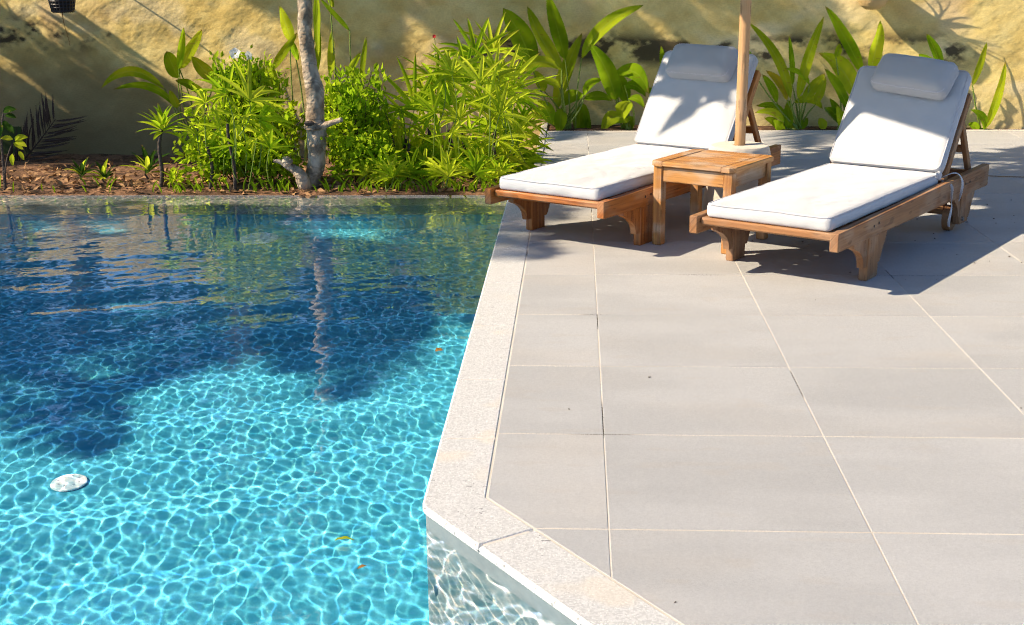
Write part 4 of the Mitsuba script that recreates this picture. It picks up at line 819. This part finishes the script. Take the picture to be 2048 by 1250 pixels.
# ------------------------------------------------------------------ hanging pots
def basket(P):
    prof = lambda z: .077 + .032 * z / .17
    sl = []
    nb_ = 22
    for j in range(7):
        z0 = .012 + j * .025; r = prof(z0); th = np.linspace(0, 2 * PI, 49)
        sl.append(tube(np.c_[np.cos(th) * r, np.sin(th) * r, np.full(49, z0)], .0062, 6, cap=False))
    for k in range(nb_):
        a = 2 * PI * k / nb_; sl.append(tube([(math.cos(a) * prof(z) * 1.0, math.sin(a) * prof(z) * 1.0, z) for z in np.linspace(.006, .17, 8)], .0060, 6))
    put('hanging_basket__wall', moved(cat(sl), np.eye(3), P), 'basket_black', smooth=40)
    put('hanging_basket__base', moved(lathe([(0, 0), (.074, 0), (.079, .006), (.074, .012), (0, .012)], 32), np.eye(3), P), 'basket_black', smooth=40)
    put('hanging_basket__lining', moved(lathe([(0, .014), (.068, .014), (.096, .16), (0, .16)], 32), np.eye(3), P), 'bark_dark', smooth=40)
    P = V(P); put('hanging_basket__root', tube(smooth_curve([P + V([.008, -.03, .004]), P + V([.014, -.04, -.08]), P + V([.030, -.035, -.17]), P + V([.040, -.035, -.25])], 16), np.linspace(.0032, .002, 16), 5), 'leaf_dry', smooth=40)
    for k in range(3):
        a = 2 * PI * k / 3 + .4; put('hanging_basket__wire', tube([P + V([math.cos(a) * .108, math.sin(a) * .108, .165]), P + V([0, 0, .42])], .0015, 5), 'metal', smooth=40)
    put('hanging_basket__bracket', cat([tube([P + V([0, 0, .42]), P + V([0, .20, .42]), P + V([0, .40, .36]), P + V([0, .46, .18])], .006, 8)]), 'metal', smooth=40)
    for k in range(16):
        a = k * 2.4; d = V([math.cos(a), math.sin(a), .9 + .5 * math.sin(k)]); m, uv = blade(P + V([0, 0, .16]), P + V([0, 0, .16]) + d / np.linalg.norm(d) * .2, .025, bow=.1, n=7, seed=400 + k); put('hanging_basket__leaf', m, 'leaf_dark', smooth=True, uv=uv)
    tag('hanging_basket', 'black perforated basket hanging by the wall at the top left with a dry root below', 'hanging pot')
basket((-3.959, 7.02, 0.864))
wp = lathe([(0, 0), (.045, .004), (.085, .03), (.115, .08), (.128, .15), (.135, .20), (.125, .20), (.118, .15), (.10, .08), (0, .03)], 40)
put('clay_pot__body', moved(wp, np.eye(3), (2.03, 6.80, .848)), 'terracotta', smooth=40)
put('clay_pot__soil', moved(lathe([(0, .17), (.118, .17), (.118, .165), (0, .165)], 32), np.eye(3), (2.03, 6.80, .848)), 'soil', smooth=40)
put('clay_pot__bracket', cat([tube([(2.03, 6.95, 1.0), (2.03, 6.93, .90), (2.03, 6.86, .875)], .008, 8)]), 'metal', smooth=40)
for k in range(12):
    a = k * 2.4; d = V([math.cos(a), math.sin(a) * .5 - .4, 1.]); m, uv = blade((2.03, 6.80, 1.02), V([2.03, 6.80, 1.02]) + d / np.linalg.norm(d) * .25, .03, bow=.1, n=7, seed=450 + k); put('clay_pot__leaf', m, 'leaf_paddle', smooth=True, uv=uv)
tag('clay_pot', 'ochre clay pot fixed to the wall at the top right, only its bottom showing', 'pot')

# ------------------------------------------------------------------ pool fittings and floating leaves
def fitting(key, P, R, tilt, label, mat='white_plastic'):
    body = lathe([(0, .010), (R * .30, .0098), (R * .86, .0075), (R, .004), (R * 1.02, 0), (0, 0)], 40); ct, s_ = math.cos(tilt), math.sin(tilt)
    put(f'{key}__cover', moved(body, V([[1, 0, 0], [0, ct, -s_], [0, s_, ct]]), P), mat, smooth=40)
    rg_ = cat([moved(trimesh.creation.cylinder(R * .07, .004, sections=10), np.eye(3), (R * .6 * math.cos(a), R * .6 * math.sin(a), .0078)) for a in np.arange(8) * PI / 4])
    put(f'{key}__hole', moved(rg_, V([[1, 0, 0], [0, ct, -s_], [0, s_, ct]]), P), 'piping_cloth')
    tag(key, label, 'pool fitting')
def on_floor(x, y): return (x, y, float(floor_z(y)) + .003)
fitting('pool_fitting', on_floor(-1.80, 1.235), .060, .076, 'round white cover on the pool floor near the lower left', 'white_plastic')
fitting('pool_fitting_001', on_floor(-1.82, 4.08), .105, .076, 'round turquoise looking cover in the shaded far end of the pool')
def floating(key, P, L, w, ang, mat, label):
    d = V([math.cos(ang), math.sin(ang), 0]); m, uv = blade(V(P) - d * L / 2, V(P) + d * L / 2, w, bow=.06, n=9, fold=.3, seed=hash(L) % 97, prof=(.85, .8), face=(0, 0, 1)); put(key, m, mat, smooth=True, uv=uv); tag(key, label, 'leaf')
floating('fallen_leaf', (-.555, 1.530, WATER_Z + .006), .030, .024, .4, 'leaf_dry', 'small curled orange leaf floating near the straight pool coping')
floating('fallen_leaf_001', (-.625, .036, WATER_Z + .007), .045, .018, .1, 'leaf_paddle_yellow', 'yellow leaf floating near the pool corner, larger of two')
floating('fallen_leaf_002', (-.558, -.102, WATER_Z + .007), .026, .014, .6, 'leaf_dry', 'tiny orange leaf floating near the pool corner')
# specks of plant debris on the terrace
rd = np.random.default_rng(91); sp = []
for k in range(100):
    x, y = (rd.uniform(-.25, 3.2), rd.uniform(-.4, 6.3)) if k > 60 else (rd.normal() * .5 + 1.9, rd.normal() * .6 + 3.1)
    if not deck_poly.contains(sg.Point(x, y)): continue
    s = rd.uniform(.0018, .0045) * (2 if rd.random() < .08 else 1); c = trimesh.creation.icosphere(1, s); c.vertices = c.vertices * V([rd.uniform(.8, 2.), rd.uniform(.7, 1.3), .5]); a = rd.uniform(0, 6.3)
    sp.append(moved(c, V([[math.cos(a), -math.sin(a), 0], [math.sin(a), math.cos(a), 0], [0, 0, 1]]), (x, y, s * .4)))
tag(put('debris_specks', cat(sp), 'debris'), 'tiny dark specks of plant debris scattered on the grey terrace tiles', 'debris', kind='stuff')
put('dry_twig', tube(smooth_curve([(2.28, 4.75, .004), (2.40, 4.70, .006), (2.52, 4.69, .004), (2.62, 4.66, .004)], 20), .0022, 6), 'leaf_dry', smooth=40); tag('dry_twig', 'thin pale dry twig lying on the tiles behind the right lounger', 'twig')

# ------------------------------------------------------------------ unseen trees round the garden, placed and sized for their shade and reflection
def palm(key, x, y, h, nf, FL, seed, label, lean=(0, 0), lo=-.35):
    r = random.Random(seed); top = V([x + lean[0], y + lean[1], h])
    pts = smooth_curve([(x, y, -.2), (x + lean[0] * .3, y + lean[1] * .3, h * .5), tuple(top)], 30)
    put(f'{key}__trunk', tube(pts, np.linspace(.13, .085, 30), 14), 'bark', smooth=50)
    for k in range(nf):
        a = k * 2.39996 + r.uniform(-.25, .25); el = lo + (1.15 - lo) * (k / nf) ** .9 + r.uniform(-.1, .1); L = FL * r.uniform(.85, 1.1)
        h_ = V([math.cos(a), math.sin(a), 0]); t = np.linspace(0, 1, 26)
        c = top + h_ * (L * t * math.cos(el))[:, None] + V([0, 0, 1.]) * (L * (t * math.sin(el) - .42 * t * t * (1.1 - .5 * math.sin(el))))[:, None]
        tg = np.gradient(c, axis=0); tg /= np.linalg.norm(tg, axis=1, keepdims=True); sd = np.cross(tg, V([0, 0, 1.])); sd /= np.linalg.norm(sd, axis=1, keepdims=True) + 1e-9
        m0 = tube(c, np.linspace(.018, .004, 26), 5, cap=False); parts = [(m0, np.zeros((len(m0.vertices), 2)))]
        vv, ff, uu = [], [], []; nl = 46
        for i in range(nl):
            s = .10 + .89 * i / (nl - 1); q = V([np.interp(s, t, c[:, j]) for j in range(3)]); tgq = tg[int(s * 25)]; sq = sd[int(s * 25)]
            for sgn in (-1, 1):
                d = tgq * .55 + sq * sgn * .85 + V([0, 0, -.12 + r.uniform(-.15, .1)]); d /= np.linalg.norm(d); LL = L * .30 * math.sin(PI * (.12 + .80 * s)) * r.uniform(.85, 1.1)
                wv = np.cross(d, V([0, 0, 1.])); wv /= np.linalg.norm(wv) + 1e-9; b = len(vv)
                md = q + d * LL * .5 - V([0, 0, .02 * LL]); e = q + d * LL - V([0, 0, .16 * LL])
                vv += [q - wv * .006, q + wv * .006, md - wv * .017, md + wv * .017, e]; ff += [(b, b + 1, b + 3), (b, b + 3, b + 2), (b + 2, b + 3, b + 4)]; uu += [(-1, 0), (1, 0), (-1, .5), (1, .5), (0, 1)]
        parts.append((M(vv, ff), V(uu))); m, uv = joinuv(parts); put(f'{key}__frond', m, 'leaf_crown', smooth=True, uv=uv)
    tag(key, label, 'palm tree', 'palm trees left of the pool, outside the picture')
LP = 'palm tree left of the pool, outside the picture'
palm('coconut_palm', -6.4, 6.5, 1.7, 26, 1.15, 101, LP)
palm('coconut_palm_001', -6.5, 2.2, 3.7, 30, 1.35, 102, LP)
palm('coconut_palm_005', -6.9, 2.1, 2.15, 20, 1.25, 106, LP)
palm('coconut_palm_002', -6.7, 1.45, 2.6, 10, 1.3, 103, LP)
palm('coconut_palm_006', -6.5, 2.75, 2.6, 30, .95, 107, LP)  # small palm added to fill in shade over the far pool
palm('coconut_palm_004', -2.9, 7.9, 3.3, 11, 1.5, 105, 'palm tree behind the garden wall, outside the picture', lean=(.1, -1.4), lo=-.15)
palm('coconut_palm_003', -5.1, 6.5, 3.7, 12, 1.25, 108, LP, lo=.0)
def round_tree(key, x, y, h, rx, rz, n, seed, label, group):
    r = np.random.default_rng(seed); put(f'{key}__trunk', limb([(x, y, -.2), (x + .1, y, h * .45), (x, y + .05, h * .85)], [.12, .09, .05], 20, 10, seed), 'bark', smooth=True)
    cl = r.normal(size=(34, 3)); cl /= np.linalg.norm(cl, axis=1, keepdims=True); cl *= r.uniform(.45, 1., 34)[:, None] ** .5
    cl = cl * V([rx, rx * .8, rz]) + V([x, y, h]); P = (cl[r.integers(34, size=n)] + r.normal(size=(n, 3)) * V([.26, .26, .2]) * rx * .8)
    m, uv = leaf_cloud(P, .17, seed + 1, aspect=.45); k1 = put(f'{key}__crown', m, 'leaf_dark', smooth=True, uv=uv); labels[k1] = {'kind': 'stuff'}
    tag(key, label, 'tree', group)
rt_ = random.Random(5)  # tree row added behind the wall to darken the water reflection
for k in range(9):
    x = -6.5 + k * 1.55; y = float(np.interp(x, wc[:, 0], wc[:, 1])) + 1.2 + rt_.uniform(0, .3)
    round_tree('added_tree', x, y, rt_.uniform(2.6, 3.3), rt_.uniform(1.0, 1.25), rt_.uniform(1.6, 1.9), 4600, 200 + k, 'added dense tree behind the garden wall, outside the picture', 'trees behind the garden wall, outside the picture') if k == 0 else round_tree(f'added_tree_{k:03d}', x, y, rt_.uniform(2.6, 3.3), rt_.uniform(1.0, 1.25), rt_.uniform(1.6, 1.9), 4600, 200 + k, 'added dense tree behind the garden wall, outside the picture', 'trees behind the garden wall, outside the picture')
